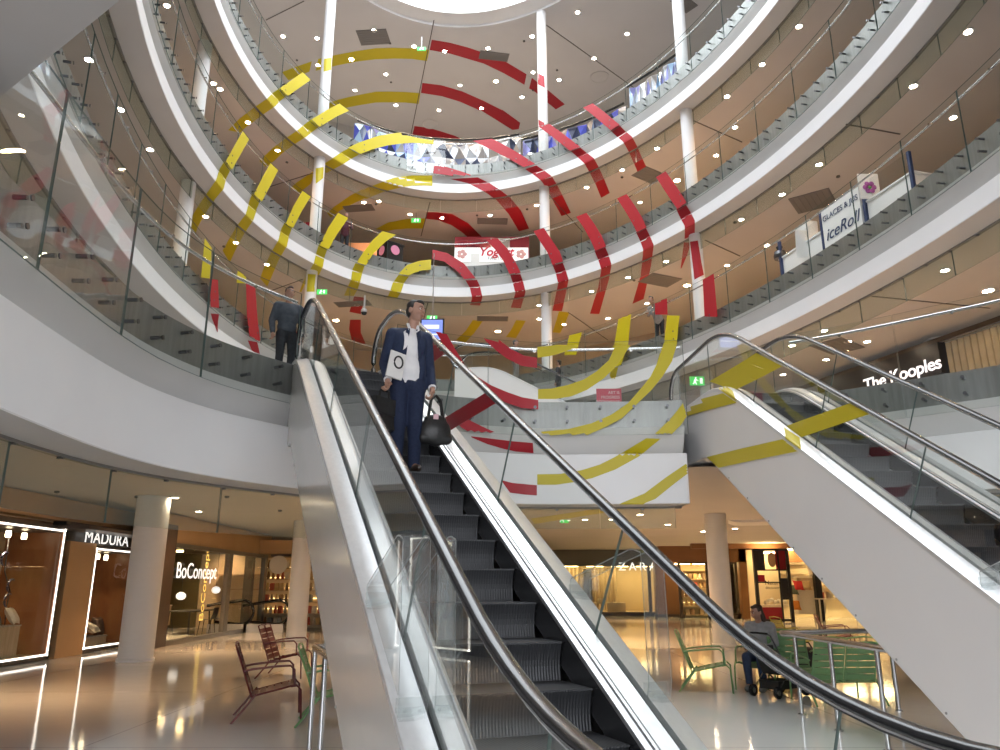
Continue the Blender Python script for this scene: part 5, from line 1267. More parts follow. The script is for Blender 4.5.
# ---- topmost floor: faceted mirror wall, violet display, dark shop front
FAC = [mat('facet_%d' % i, c, .18, mtl) for i, (c, mtl) in enumerate([((.10, .12, .55), .3), ((.45, .62, .85), .3), ((.75, .77, .82), .6), ((.06, .07, .12), .4), ((.55, .50, .48), .6), ((.30, .30, .62), .3), ((.62, .82, .85), .3)])]
def facets(name, label, px0, px1, off, z0, z1, nx, nz, cols, seed):
    rnd = random.Random(seed); P = RING[4]
    i0 = min(range(len(P.p)), key=lambda j: (P.p[j].xy - at_z(px0, 160, F4).xy).length); i1 = min(range(len(P.p)), key=lambda j: (P.p[j].xy - at_z(px1, 160, F4).xy).length)
    l0, l1 = sorted((P.l[i0], P.l[i1])); T = thing(name, label, 'faceted wall', P.at((l0 + l1) / 2, off, F4)); b = T.location.copy(); mb = MB()
    G = [[P.at(l0 + (l1 - l0) * i / nx, off + rnd.uniform(-.12, .12), z0 + (z1 - z0) * j / nz) - b for j in range(nz + 1)] for i in range(nx + 1)]
    for i in range(nx):
        for j in range(nz):
            c = (G[i][j] + G[i + 1][j + 1]) / 2 + V3((rnd.uniform(-.1, .1), -.18, rnd.uniform(-.1, .1)))
            q_ = [G[i][j], G[i + 1][j], G[i + 1][j + 1], G[i][j + 1]]
            for k in range(4): mb.add([q_[k], q_[(k + 1) % 4], c], [(0, 1, 2)], rnd.choice(cols))
    mb.build('facets', FAC, T)
    part('frame', BLACK, T, lambda m2: [m2.tube([P.at(l0 + (l1 - l0) * k / 10, off - .2, z) - b for k in range(11)], .05, 6) for z in (z0, z1)])  # top tube: shadow gap under the ceiling put in as a black strip
facets('faceted_wall', 'blue and white faceted mirror wall behind the topmost glass, left of the joint', 362, 432, 2.2, F4, F4 + 2.45, 9, 3, [0, 1, 2, 2, 5, 6, 0, 3], 4)
facets('faceted_wall', 'silver and grey faceted mirror wall behind the topmost glass, right of the joint', 436, 500, 2.2, F4, F4 + 2.45, 8, 3, [2, 4, 3, 2, 4, 2], 9)
facets('faceted_wall', 'dark navy faceted shop wall behind the topmost glass, right of the silver one', 503, 640, 2.6, F4, F4 + 2.45, 12, 2, [3, 3, 0, 3, 5, 4], 12)
facets('faceted_wall', 'violet and white faceted wall at the upper right of the topmost floor', 655, 770, 2.0, F4, F4 + 2.6, 12, 2, [2, 5, 2, 1, 2, 4], 15)
p = at_y(532, 150, 27.6); T = thing('steel_bin', 'small round steel bin beside the central column on the topmost floor', 'bin', (p.x, 28.3, F4)); part('body', CHROME, T, lambda mb: mb.lathe((0, 0, 0), [(.22, 0), (.22, .8), (.2, .84)], 18), True); part('lid', STEEL, T, lambda mb: mb.lathe((0, 0, .84), [(.21, 0), (.1, .06)], 18))
# screen hanging over the second floor
p = at_y(432, 331, 23.5); T = thing('hanging_screen', 'dark framed screen with a blue picture beside the man in the navy jacket', 'screen', p)
part('casing', BLACK, T, lambda mb: mb.box((0, .04, 0), (.78, .08, .84))); part('display', mat('screen_blue', (.1, .12, .3), .3, emit=(.16, .22, .62), estr=1.1), T, lambda mb: mb.box((0, -.005, .02), (.68, .01, .72))); part('picture_band', mat('screen_pale', (.5, .5, .6), .3, emit=(.55, .6, .9), estr=.9), T, lambda mb: (mb.box((-.02, -.012, .14), (.5, .006, .14)), mb.box((0, -.012, -.12), (.6, .006, .05)))); part('hanger', STEEL, T, lambda mb: mb.tube([(0, .05, .4), (0, .05, F3 - 1.27 - p.z)], .02, 6))
# ================================================================ seating, rails, people
def lux_chair(label, loc, rz, m, w=.66, group='slatted garden chairs', low=True):
    """slatted metal armchair facing local -Y"""
    T = thing('garden_chair' if w < .9 else 'garden_bench', label, 'chair' if w < .9 else 'bench', loc, rz, group)
    ncol = 1 if w < .9 else 2; gap = .03; cw = (w - .10 - gap * (ncol - 1)) / ncol
    sx = [-(w - .1) / 2 + cw / 2 + (cw + gap) * k for k in range(ncol)]
    def seat(mb):
        for c in sx:
            for i in range(6):
                y = -.27 + .088 * i; z = .40 - .022 * i
                mb.box((c, y, z), (cw, .078, .012), Matrix.Rotation(-.24, 3, 'X'))
            for s in (-1, 1): mb.tube([(c + s * cw / 2, -.30, .405), (c + s * cw / 2, .22, .285)], .012, 6)
    part('seat', m, T, seat)
    def back(mb):
        for c in sx:
            for i in range(6):
                t = (i + .6) / 6.4; mb.box((c, .22 + .22 * t, .30 + .56 * t), (cw, .012, .078), Matrix.Rotation(-.37, 3, 'X'))
            for s in (-1, 1): mb.tube([(c + s * cw / 2, .21, .28), (c + s * cw / 2, .44, .88)], .012, 6)
            mb.tube([(c - cw / 2, .44, .875), (c, .447, .893), (c + cw / 2, .44, .875)], .012, 6)
    part('backrest', m, T, back)
    for s in (-1, 1):
        x = s * w / 2
        part('front_leg', m, T, lambda mb: mb.tube([(x * .94, -.24, .39), (x, -.31, .40), (x, -.36, .35), (x, -.38, 0)], .013, 7), True)
        part('rear_leg', m, T, lambda mb: mb.tube([(x, .16, .32), (x, .30, .14), (x, .42, 0)], .013, 7), True)
        part('armrest', m, T, lambda mb: mb.tube([(x, -.28, .40), (x, -.27, .58), (x, -.22, .63), (x, -.05, .625), (x, .22, .60), (x, .32, .58)], .013, 7), True)
    return T
DRED = mat('chair_dark_red', (.10, .012, .015), .35); GRN = mat('chair_green', (.15, .31, .13), .4); GRN2 = mat('bench_green', (.20, .38, .17), .4); OLV = mat('chair_olive', (.26, .24, .03), .4); PLUM = mat('chair_plum', (.12, .015, .02), .4)
p = at_z(268, 718, 0); lux_chair('dark red slatted armchair nearest to the left railing', (p.x, p.y, 0), radians(106), DRED)
p = at_z(285, 676, 0); lux_chair('wide dark red slatted chair with two back columns, farther left', (p.x, p.y, 0), radians(92), DRED, .92)
p = at_z(708, 690, 0); lux_chair('green slatted armchair seen through the glass of the near escalator', (p.x, p.y, 0), radians(74), GRN)
p = at_z(838, 702, 0); lux_chair('green two-seat slatted bench turned away, behind the steel railing', (p.x, p.y, 0), radians(184), GRN2, 1.0)
p = at_z(333, 722, 0); lux_chair('green chair half hidden behind the near escalator at the lower left', (p.x, p.y, 0), radians(100), GRN)
p = at_z(797, 658, 0); lux_chair('olive green slatted chair behind the steel railing', (p.x, p.y, 0), radians(95), OLV)
p = at_z(838, 652, 0); lux_chair('dark plum red slatted chair farthest back at the right', (p.x, p.y, 0), radians(75), PLUM)
p = at_z(768, 692, 0); lux_chair('green chair cut by the handrail, beside the pushchair', (p.x + .35, p.y - .2, 0), radians(-10), GRN)
p = at_z(806, 668, 0); T = thing('black_bag', 'black bag lying behind the green two-seat bench', 'bag', p); part('body', BLACK, T, lambda mb: mb.ball((0, 0, .2), .32, 14, 10, sc=(1, .6, .65)), True); part('strap', BLACK, T, lambda mb: mb.tube([(-.2, 0, .3), (-.1, 0, .48), (.1, 0, .48), (.2, 0, .3)], .015, 6))
def railing(label, pts, posts, h):
    T = thing('steel_railing', label, 'railing', (pts[0][0], pts[0][1], 0), 0, 'steel railings'); o = V3((pts[0][0], pts[0][1], 0))
    part('top_rail', STEEL, T, lambda mb: mb.tube([V3((x, y, h)) - o for x, y in pts], .034, 12), True)
    for x, y in posts: 
        q_ = V3((x, y, 0)) - o; part('post', STEEL, T, lambda mb: mb.tube([q_, q_ + V3((0, 0, h - .02))], .026, 10), True); 
        part('foot_ring', STEEL, T, lambda mb: mb.lathe(q_, [(.05, 0), (.05, .012), (.03, .02)], 14))
p1, p2, p4 = at_z(802, 715, 0), at_z(839, 731, 0), at_z(899, 711, 0)
railing('steel tube railing around the foot of the right-hand escalator', [(p4.x + .1, p4.y + .6), (p1.x - .05, p1.y + .35), (p1.x - .1, p1.y + .15), (p1.x, p1.y), (p2.x, p2.y), (p2.x + .02, p2.y - 1.15), (p2.x + .05, p2.y - 1.9)], [(p1.x, p1.y), (p2.x, p2.y), (p2.x + .02, p2.y - 1.1), (p4.x, p4.y)], .96)
p1 = at_z(309, 752, 0)
railing('steel tube railing at the foot of the near escalator, lower left', [(p1.x + .9, p1.y + .35), (p1.x + .05, p1.y + .12), (p1.x, p1.y), (p1.x + .28, p1.y - .8), (p1.x + .42, p1.y - 1.2)], [(p1.x, p1.y), (p1.x + .28, p1.y - .8)], .96)

# ---------------------------------------------------------------- figures
SKIN = noisy('skin', (.42, .24, .17), (.38, .21, .15), 12, .5); HAIR = noisy('dark_hair', (.012, .010, .009), (.03, .025, .022), 60, .6)
def blob(name, parts, m, parent, voxel=.011, smooth=3):
    """fuse tapered limbs and rounded masses into one continuous skin"""
    mb = MB()
    for q_ in parts:
        if q_[0] == 't':
            _, a, ra, b, rb = q_; mb.tube([a, V3(a).lerp(V3(b), .5), b], [ra, (ra + rb) / 2, rb], 12); mb.ball(a, ra * .995, 12, 8); mb.ball(b, rb * .995, 12, 8)
        elif q_[0] == 'b':
            rot = q_[3] if len(q_) > 3 else None
            mb.ball(q_[1], 1., 16, 11, sc=q_[2], rot=rot)
    o = mb.build(name, m, parent)
    r = o.modifiers.new('fuse', 'REMESH'); r.mode = 'VOXEL'; r.voxel_size = voxel; r.use_smooth_shade = True
    s = o.modifiers.new('relax', 'SMOOTH'); s.iterations = smooth; s.factor = .5
    bpy.context.view_layer.update(); dg = bpy.context.evaluated_depsgraph_get()
    me = bpy.data.meshes.new_from_object(o.evaluated_get(dg)); o.modifiers.clear(); o.data = me
    me.materials.clear(); me.materials.append(m); return o
def hand(w, f, side, curl=1., ang=0.):
    """palm and five fingers; w wrist point, f unit direction of the hand, side = where the thumb points"""
    f = V3(f).normalized(); s = V3(side).normalized(); n_ = f.cross(s).normalized(); w = V3(w); P = []
    P.append(('t', w, .026, w + f * .04, .030)); 
    for k in range(4):
        b = w + f * (.085 - .004 * abs(k - 1.5)) + s * (.030 - .020 * k); l = (.042, .047, .044, .034)[k]
        P.append(('t', w + f * .03 + s * (.02 - .013 * k), .016, b, .0105))
        c1 = b + (f * cos(.5 * curl) + n_ * sin(.5 * curl)) * l; c2 = c1 + (f * cos(1.5 * curl) + n_ * sin(1.5 * curl)) * l * .7; c3 = c2 + (f * cos(2.3 * curl) + n_ * sin(2.3 * curl)) * l * .5
        P += [('t', b, .0105, c1, .0095), ('t', c1, .0095, c2, .009), ('t', c2, .009, c3, .008)]
    t0 = w + f * .03 + s * .03; t1 = t0 + (s * .8 + f * .6).normalized() * .04; t2 = t1 + (f + n_ * .7 * curl).normalized() * .032
    P += [('t', t0, .015, t1, .012), ('t', t1, .012, t2, .010)]
    return P
def head_parts(c, R, s=1.):
    """skull, jaw, nose, brow, ears around centre c; face looks along local -Y of R"""
    L = lambda x, y, z: V3(c) + R @ V3((x * s, y * s, z * s)); q_ = []
    q_ += [('b', L(0, .012, .03), (.076 * s, .094 * s, .088 * s), R), ('b', L(0, -.022, -.045), (.056 * s, .066 * s, .07 * s), R), ('b', L(0, -.055, -.092), (.026 * s, .022 * s, .02 * s), R)]
    q_ += [('t', L(0, -.088, .012), .010 * s, L(0, -.108, -.026), .014 * s), ('b', L(0, -.078, .028), (.05 * s, .016 * s, .012 * s), R)]
    q_ += [('b', L(.033, -.07, -.03), (.022 * s, .016 * s, .02 * s), R), ('b', L(-.033, -.07, -.03), (.022 * s, .016 * s, .02 * s), R), ('b', L(0, -.086, -.058), (.024 * s, .012 * s, .010 * s), R)]
    for e in (-1, 1): q_.append(('b', L(e * .078, .012, -.01), (.012 * s, .022 * s, .034 * s), R))
    return q_
def face_details(c, R, parent, s=1.):
    L = lambda x, y, z: V3(c) + R @ V3((x * s, y * s, z * s)); k = mat('eye_dark', (.02, .015, .012), .2); wv = mat('eye_white', (.7, .68, .65), .3)
    for e in (-1, 1):
        eye = part('eye', wv, parent, lambda mb: mb.ball(L(e * .031, -.079, .010), .0115 * s, 10, 7, sc=(1.2, .7, .7), rot=R)); part('iris', k, eye, lambda mb: mb.ball(L(e * .031, -.087, .010), .0055 * s, 8, 6))
        part('eyebrow', HAIR, parent, lambda mb: mb.tube([L(e * .014, -.092, .03), L(e * .033, -.090, .036), L(e * .05, -.078, .03)], .004 * s, 6))
    part('lips', mat('lips', (.34, .13, .11), .5), parent, lambda mb: mb.tube([L(-.022, -.088, -.058), L(0, -.098, -.056), L(.022, -.088, -.058)], .005 * s, 6))
def hair_cap(c, R, parent, s=1., m=None, long=0):
    L = lambda x, y, z: V3(c) + R @ V3((x * s, y * s, z * s))
    q_ = [('b', L(0, .030, .055), (.079 * s, .088 * s, .070 * s), R), ('b', L(0, .055, .0), (.074 * s, .052 * s, .075 * s), R), ('b', L(0, -.040, .092), (.052 * s, .036 * s, .026 * s), R)]
    for e in (-1, 1): q_.append(('b', L(e * .072, .01, .03), (.014 * s, .03 * s, .035 * s), R))
    if long: q_.append(('b', L(0, .07, -.09), (.07 * s, .045 * s, .12 * s), R))
    return blob('hair', q_, m or HAIR, parent, .010, 2)
# the man on the near escalator
yl = 7.02 - 2.525
foot = E1.root.matrix_world @ V3((.06, yl - .05, 0)) if False else None
az = E1.az; uc = (1.152 + 2.392) / 2
def on_e1(u, a, z): return V3((cos(az) * u + sin(az) * a, -sin(az) * u + cos(az) * a, z))
stp = [i for i in range(-2, 24)]
ist = min(stp, key=lambda i: abs((i * .4 + .12 + .2) - (7.05 - 2.525)))
zst = (ist * .4 + .12) * TAN
base = on_e1(1.86, 2.525 + ist * .4 + .12 + .20, zst)
M = thing('person', 'man in a navy jacket, open white shirt and jeans riding down the near escalator', 'person', base, radians(21))
hc = V3((-.025, -.05, 1.665)); HR = Matrix.Rotation(radians(38), 3, 'Z') @ Matrix.Rotation(radians(6), 3, 'X') @ Matrix.Rotation(radians(5), 3, 'Y')
shR, shL = V3((-.245, .0, 1.40)), V3((.105, .02, 1.40))         # viewer's left / right shoulder
elR, elL = V3((-.305, .06, 1.11)), V3((.165, .07, 1.10))
wrR, wrL = V3((-.30, -.10, .90)), V3((.165, -.06, .87))
hip = V3((-.075, .0, .93)); hR, hL = V3((-.165, 0, .90)), V3((.015, 0, .90))
kR, kL = V3((-.165, -.04, .49)), V3((-.005, -.06, .48)); aR, aL = V3((-.16, .03, .09)), V3((.02, .02, .09))
body = [('t', (-.04, .0, 1.53), .056, (-.06, .01, 1.42), .066), ('b', (-.075, .01, 1.27), (.16, .10, .20)), ('b', (-.075, .01, 1.02), (.145, .10, .16))]
for s_, e_, w_ in ((shR, elR, wrR), (shL, elL, wrL)): body += [('t', s_, .055, e_, .042), ('t', e_, .042, w_, .028)]
for h_, k_, a_ in ((hR, kR, aR), (hL, kL, aL)): body += [('t', h_, .082, k_, .056), ('t', k_, .056, a_, .038), ('t', a_, .036, a_ + V3((0, -.13, -.05)), .03)]
body += head_parts(hc, HR) + [('t', hc + V3((0, .02, -.05)), .058, (-.045, .0, 1.50), .058)]
body += hand(wrR, (-.02, -.10, -1), (.4, -1, 0), 1.25) + hand(wrL, (.0, -.05, -1), (-.4, -1, 0), 1.25)
blob('body', body, SKIN, M, .0075, 2)
face_details(hc, HR, M); hair_cap(hc, HR, M)
NAVYJ = noisy('navy_wool', (.009, .018, .052), (.013, .024, .064), 40, .8); SHIRT = noisy('white_shirt', (.80, .79, .80), (.74, .73, .75), 14, .8, bump=.3); JEAN = noisy('dark_jeans', (.006, .013, .042), (.010, .019, .054), 40, .85)
blob('shirt', [('b', (-.075, -.015, 1.28), (.135, .095, .19)), ('b', (-.07, -.02, 1.04), (.13, .10, .17)), ('t', (-.055, -.005, 1.43), .07, (-.06, .0, 1.38), .085), ('t', (-.12, -.02, .98), .075, (-.12, -.02, .90), .072), ('t', (-.02, -.02, .98), .07, (-.02, -.02, .90), .068)], SHIRT, M, .010, 3)
jk = [('b', (-.18, .015, 1.30), (.085, .12, .17)), ('b', (.04, .025, 1.30), (.075, .115, .17)), ('b', (-.075, .07, 1.28), (.17, .085, .20)), ('b', (-.185, .0, 1.06), (.075, .12, .20)), ('b', (.045, .01, 1.06), (.062, .115, .20)), ('b', (-.075, .075, 1.04), (.16, .08, .20)), ('t', (-.185, .0, .95), .075, (-.185, .0, .86), .07), ('t', (.055, .0, .95), .064, (.06, .0, .86), .062), ('t', (-.075, .08, .95), .10, (-.075, .08, .87), .10)]
for s_, e_, w_ in ((shR, elR, wrR), (shL, elL, wrL)): jk += [('t', s_, .072, e_, .057), ('t', e_, .057, V3(e_).lerp(V3(w_), .9), .045)]
jk += [('t', shR, .075, (-.09, .05, 1.45), .06), ('t', shL, .075, (-.03, .05, 1.45), .06)]
blob('jacket', jk, NAVYJ, M, .011, 3)
part('lapel', NAVYJ, M, lambda mb: (mb.hexa([V3(v) for v in ((-.165, -.075, 1.16), (-.125, -.105, 1.16), (-.085, -.075, 1.455), (-.115, -.05, 1.465), (-.17, -.085, 1.165), (-.13, -.115, 1.165), (-.09, -.085, 1.46), (-.12, -.06, 1.47))]), mb.hexa([V3(v) for v in ((.03, -.085, 1.16), (-.0, -.105, 1.16), (-.025, -.075, 1.455), (.005, -.05, 1.465), (.035, -.095, 1.165), (.005, -.115, 1.165), (-.02, -.085, 1.46), (.01, -.06, 1.47))])))
part('shirt_collar', SHIRT, M, lambda mb: (mb.hexa([V3(v) for v in ((-.10, -.07, 1.45), (-.065, -.085, 1.42), (-.085, -.03, 1.53), (-.11, -.01, 1.53), (-.105, -.08, 1.45), (-.07, -.095, 1.42), (-.09, -.04, 1.535), (-.115, -.02, 1.535))]), mb.hexa([V3(v) for v in ((.005, -.07, 1.45), (-.03, -.085, 1.42), (-.01, -.03, 1.53), (.015, -.01, 1.53), (.01, -.08, 1.45), (-.025, -.095, 1.42), (-.005, -.04, 1.535), (.02, -.02, 1.535))])))
for w_, e_ in ((wrR, elR), (wrL, elL)): part('cuff', SHIRT, M, lambda mb: mb.tube([V3(e_).lerp(V3(w_), .86), V3(e_).lerp(V3(w_), 1.02)], .040, 12))
tr = [('b', (-.075, .01, .90), (.15, .105, .11))]
for h_, k_, a_ in ((hR, kR, aR), (hL, kL, aL)): tr += [('t', h_, .098, k_, .074), ('t', k_, .074, a_ + V3((0, 0, .0)), .060)]
blob('trousers', tr, JEAN, M, .012, 3)
for a_ in (aR, aL): part('shoe', mat('shoe_brown', (.035, .022, .016), .35), M, lambda mb: (mb.ball(a_ + V3((0, -.07, -.045)), 1, 14, 9, sc=(.048, .14, .045)), mb.ball(a_ + V3((0, .02, -.03)), 1, 12, 8, sc=(.042, .06, .06))), True)
MW = Matrix.Translation(base) @ Matrix.Rotation(radians(21), 4, 'Z')
LEA = noisy('black_leather', (.012, .012, .012), (.02, .02, .02), 30, .4)
T = thing('briefcase', 'black leather briefcase in the hand nearer the left handrail', 'bag', MW @ V3((-.325, -.10, .40)), radians(21 + 35))
part('case', LEA, T, lambda mb: mb.box((0, 0, .15), (.36, .10, .30))); part('flap', LEA, T, lambda mb: mb.box((0, -.054, .22), (.34, .012, .16))); part('handle', LEA, T, lambda mb: mb.tube([(-.07, 0, .30), (-.06, 0, .385), (.06, 0, .385), (.07, 0, .30)], .011, 8), True)
T = thing('tote_bag', 'soft black bag hanging from the hand nearer the white deck', 'bag', MW @ V3((.205, -.06, .30)), radians(21))
blob('pouch', [('b', (0, 0, .13), (.165, .075, .15)), ('t', (-.12, 0, .06), .06, (.12, 0, .06), .06), ('b', (0, 0, .25), (.12, .05, .05))], LEA, T, .012)
for y in (-.03, .03): part('strap', LEA, T, lambda mb: mb.tube([(-.08, y, .24), (-.05, y * .6, .44), (0, y * .3, .495), (.05, y * .6, .44), (.08, y, .24)], .011, 7), True)
part('tag', mat('bag_tag', (.7, .45, .5), .5), T, lambda mb: mb.box((-.02, -.085, .26), (.05, .01, .05)))
T = thing('magazine', 'white magazine with a dark ring printed on it, tucked under the arm', 'magazine', MW @ V3((-.235, -.155, .93)), radians(21 + 12))
part('pages', mat('magazine_white', (.70, .69, .67), .5), T, lambda mb: mb.box((0, 0, .11), (.17, .02, .27), Matrix.Rotation(.18, 3, 'Y'))); part('printed_ring', BLACK, T, lambda mb: mb.tube([(.02 + .045 * cos(t), -.013, .14 + .06 * sin(t)) for t in [k * .42 for k in range(16)]], .009, 6))

def simple_person(label, loc, rz, h, top, legs, hairm=None, pack=None, arms='down', bend=0., group=None, voxel=.016):
    """small far figure, facing local -Y"""
    T = thing('person', label, 'person', loc, rz, group); s = h / 1.75; S = lambda x, y, z: V3((x * s, (y - bend * max(0, z - .9)) * s, z * s * (1 - .10 * bend * (z > .9))))
    b = [('t', S(0, 0, 1.55), .05, S(0, .01, 1.40), .06), ('b', S(0, .01, 1.25), (.16 * s, .10 * s, .2 * s)), ('b', S(0, .01, 1.0), (.14 * s, .1 * s, .15 * s))]
    R = Matrix.Rotation(.3 * bend, 3, 'X'); b += head_parts(S(0, -.01, 1.63), R, s)
    hw = []
    for e in (-1, 1):
        if arms == 'down': el_, wr = S(e * .26, .04, 1.1), S(e * .25, -.06, .86)
        else: el_, wr = S(e * .25, -.12, 1.13), S(e * .14, -.36, 1.12)
        b += [('t', S(e * .19, .01, 1.38), .05 * s, el_, .04 * s), ('t', el_, .04 * s, wr, .028 * s)]; hw.append((e, el_, wr))
        b += hand(wr, (0, -.2, -1) if arms == 'down' else (0, -1, -.2), (-e * .6, -1, 0) if arms == 'down' else (-e, 0, .3), .8)
        b += [('t', S(e * .09, 0, .9), .08 * s, S(e * .10, -.03, .5), .055 * s), ('t', S(e * .10, -.03, .5), .055 * s, S(e * .10, .03, .08), .04 * s), ('t', S(e * .10, .03, .07), .035 * s, S(e * .11, -.10, .04), .03 * s)]
    blob('body', b, SKIN, T, voxel, 2)
    j = [('b', S(0, .01, 1.26), (.185 * s, .125 * s, .2 * s)), ('b', S(0, .01, 1.13), (.17 * s, .122 * s, .2 * s)), ('b', S(0, .01, 1.0), (.17 * s, .125 * s, .18 * s)), ('t', S(-.15, .01, 1.39), .07 * s, S(.15, .01, 1.39), .07 * s)]
    for e, el_, wr in hw: j += [('t', S(e * .19, .01, 1.38), .072 * s, el_, .058 * s), ('t', el_, .058 * s, el_.lerp(wr, .92), .045 * s)]
    blob('jacket', j, top, T, voxel, 2)
    t = [('b', S(0, .01, .92), (.15 * s, .11 * s, .1 * s))]
    for e in (-1, 1): t += [('t', S(e * .09, 0, .88), .095 * s, S(e * .10, -.03, .5), .07 * s), ('t', S(e * .10, -.03, .5), .07 * s, S(e * .10, .03, .10), .058 * s)]
    blob('trousers', t, legs, T, voxel, 2)
    for e in (-1, 1): part('shoe', BLACK, T, lambda mb: mb.ball(S(e * .105, -.04, .04), 1, 10, 7, sc=(.045 * s, .13 * s, .045 * s)))
    hair_cap(S(0, -.01, 1.63), R, T, s, hairm)
    if pack: part('backpack', pack, T, lambda mb: (mb.ball(S(0, .2, 1.22), 1, 14, 10, sc=(.15 * s, .11 * s, .23 * s)), mb.ball(S(0, .28, 1.12), 1, 12, 8, sc=(.11 * s, .06 * s, .12 * s))), True)
    return T
DK = noisy('dark_coat', (.02, .022, .028), (.03, .032, .04), 20, .8); DB = noisy('blue_grey_coat', (.05, .06, .08), (.07, .08, .1), 20, .8); GT = noisy('grey_trousers', (.28, .27, .26), (.24, .23, .22), 20, .8); LG = noisy('light_grey_top', (.34, .34, .35), (.28, .28, .29), 20, .8); BRN = noisy('brown_hair', (.04, .022, .014), (.06, .035, .02), 50, .6); MRN = noisy('maroon_coat', (.10, .03, .05), (.13, .04, .06), 20, .8)
def on_e3(px):
    # step of the distant escalator that stands under image column px
    best = min((i for i in range(0, 22)), key=lambda i: abs(500 + FPX * (lambda w: w.x / (w.y * CP + (w.z - EYE) * SP))(E3.root.matrix_world @ V3((0, i * .4 + .32, (i * .4 + .12) * TAN))) - px))
    return E3.root.matrix_world @ V3((0, best * .4 + .32, min(F2 - F1, (best * .4 + .12) * TAN)))
simple_person('rider in a dark cap and blue grey coat standing high on the distant escalator', on_e3(517), radians(70), 1.72, DB, GT, HAIR)
simple_person('rider with a dark coat and a backpack on the distant escalator', on_e3(555), radians(250), 1.74, DK, DK, HAIR, mat('pack_grey', (.07, .075, .09), .6))
p = on_ring(3, 352, 250, F3, .75); simple_person('person in dark clothes leaning on the third floor handrail', p, radians(15), 1.66, MRN, DK, HAIR, None, 'rail', .5)
p = on_ring(2, 652, 345, F2, .7); simple_person('person in a grey top bending over behind the second floor glass', p, radians(-40), 1.66, LG, DK, HAIR, None, 'rail', .7)
p = at_z(284, 368, F1); simple_person('person in dark blue standing on the near left balcony beside the escalator head', V3((p.x * (1 + .9 / p.y), p.y + .9, F1)), radians(30), 1.6, DB, DK, BRN)
# seated person with a pushchair behind the near handrail
p = at_z(778, 697, 0)
S_ = thing('person', 'seated woman in a grey top beside the pushchair at the lower right', 'person', (p.x + .1, p.y + .9, 0), radians(-35))
hc2 = V3((0, -.06, 1.16)); HR2 = Matrix.Rotation(radians(-40), 3, 'Z') @ Matrix.Rotation(radians(16), 3, 'X')
bd = head_parts(hc2, HR2) + [('t', (0, -.03, 1.10), .05, (0, .02, .98), .06), ('b', (0, .04, .82), (.16, .10, .20)), ('b', (0, .06, .56), (.15, .12, .14))]
th = []
for e in (-1, 1):
    k_ = V3((e * .11, -.42, .50)); a_ = V3((e * .11, -.36, .08)); el_ = V3((e * .24, .0, .68)); wr = V3((e * .13, -.26, .62))
    bd += [('t', (e * .18, .03, .95), .05, el_, .04), ('t', el_, .04, wr, .028), ('t', (e * .09, .02, .50), .085, k_, .058), ('t', k_, .056, a_, .04), ('t', a_, .036, a_ + V3((0, -.14, -.04)), .03)] + hand(wr, (-e * .2, -1, -.2), (-e, -.2, .4), .8)
    th += [('t', (e * .09, .02, .50), .10, k_, .074), ('t', k_, .072, a_ + V3((0, 0, .04)), .056)]
blob('body', bd, SKIN, S_, .011, 2); face_details(hc2, HR2, S_); hair_cap(hc2, HR2, S_, 1., BRN, 1)
blob('pullover', [('b', (0, .04, .84), (.185, .125, .21)), ('b', (0, .06, .60), (.175, .14, .15)), ('t', (-.14, .03, .95), .075, (.14, .03, .95), .075)] + [w for e in (-1, 1) for w in (('t', (e * .18, .03, .95), .07, (e * .24, .0, .68), .058), ('t', (e * .24, .0, .68), .058, (e * .15, -.2, .63), .045))], LG, S_, .013)
blob('trousers', th + [('b', (0, .06, .50), (.16, .13, .10))], noisy('blue_denim', (.03, .045, .09), (.04, .06, .12), 30, .85), S_, .013)
for e in (-1, 1): part('shoe', mat('shoe_grey', (.2, .2, .2), .5), S_, lambda mb: mb.ball((e * .11, -.43, .045), 1, 12, 8, sc=(.048, .135, .05)))
T = lux_chair('green slatted chair under the seated woman', (p.x + .12, p.y + .95, 0), radians(-35), GRN)
T = thing('pushchair', 'black pushchair with small dark wheels in front of the seated woman', 'pushchair', (p.x + .05, p.y + .1, 0), radians(125)); T.scale = (.85, .85, .85)
part('seat_hammock', BLACK, T, lambda mb: mb.sheet([[V3((x, y, z)) for x in (-.2, -.1, 0, .1, .2)] for y, z in ((-.32, .40), (-.1, .34), (.12, .36), (.26, .62), (.32, .86))]), True)
part('canopy', CHAR, T, lambda mb: mb.sheet([[V3((x, .34 - .22 * sin(t), .62 + .20 * cos(t * .8) * (1 - (x / .5) ** 2))) for x in (-.2, -.1, 0, .1, .2)] for t in (0, .3, .6, .9, 1.2)]), True)
part('basket', BLACK, T, lambda mb: mb.box((0, 0, .20), (.40, .5, .14)))
for e in (-1, 1): part('frame_tube', PIN, T, lambda mb: mb.tube([(e * .24, -.42, .10), (e * .24, .0, .42), (e * .24, .42, 1.02), (e * .22, .48, 1.05)], .013, 7)); part('rear_tube', PIN, T, lambda mb: mb.tube([(e * .24, .0, .42), (e * .25, .36, .10)], .013, 7))
part('push_handle', BLACKR, T, lambda mb: mb.tube([(-.23, .48, 1.05), (0, .50, 1.06), (.23, .48, 1.05)], .018, 8))
for e in (-1, 1):
    for y in (-.42, .36): 
        w_ = part('wheel', BLACKR, T, lambda mb: mb.lathe((e * .25, y, .10), [(.06, -.02), (.098, -.022), (.10, 0), (.098, .022), (.06, .02)], 20, axis=(1, 0, 0))); part('hub', STEEL, w_, lambda mb: mb.lathe((e * .25, y, .10), [(.045, -.024), (.045, .024)], 14, axis=(1, 0, 0)))
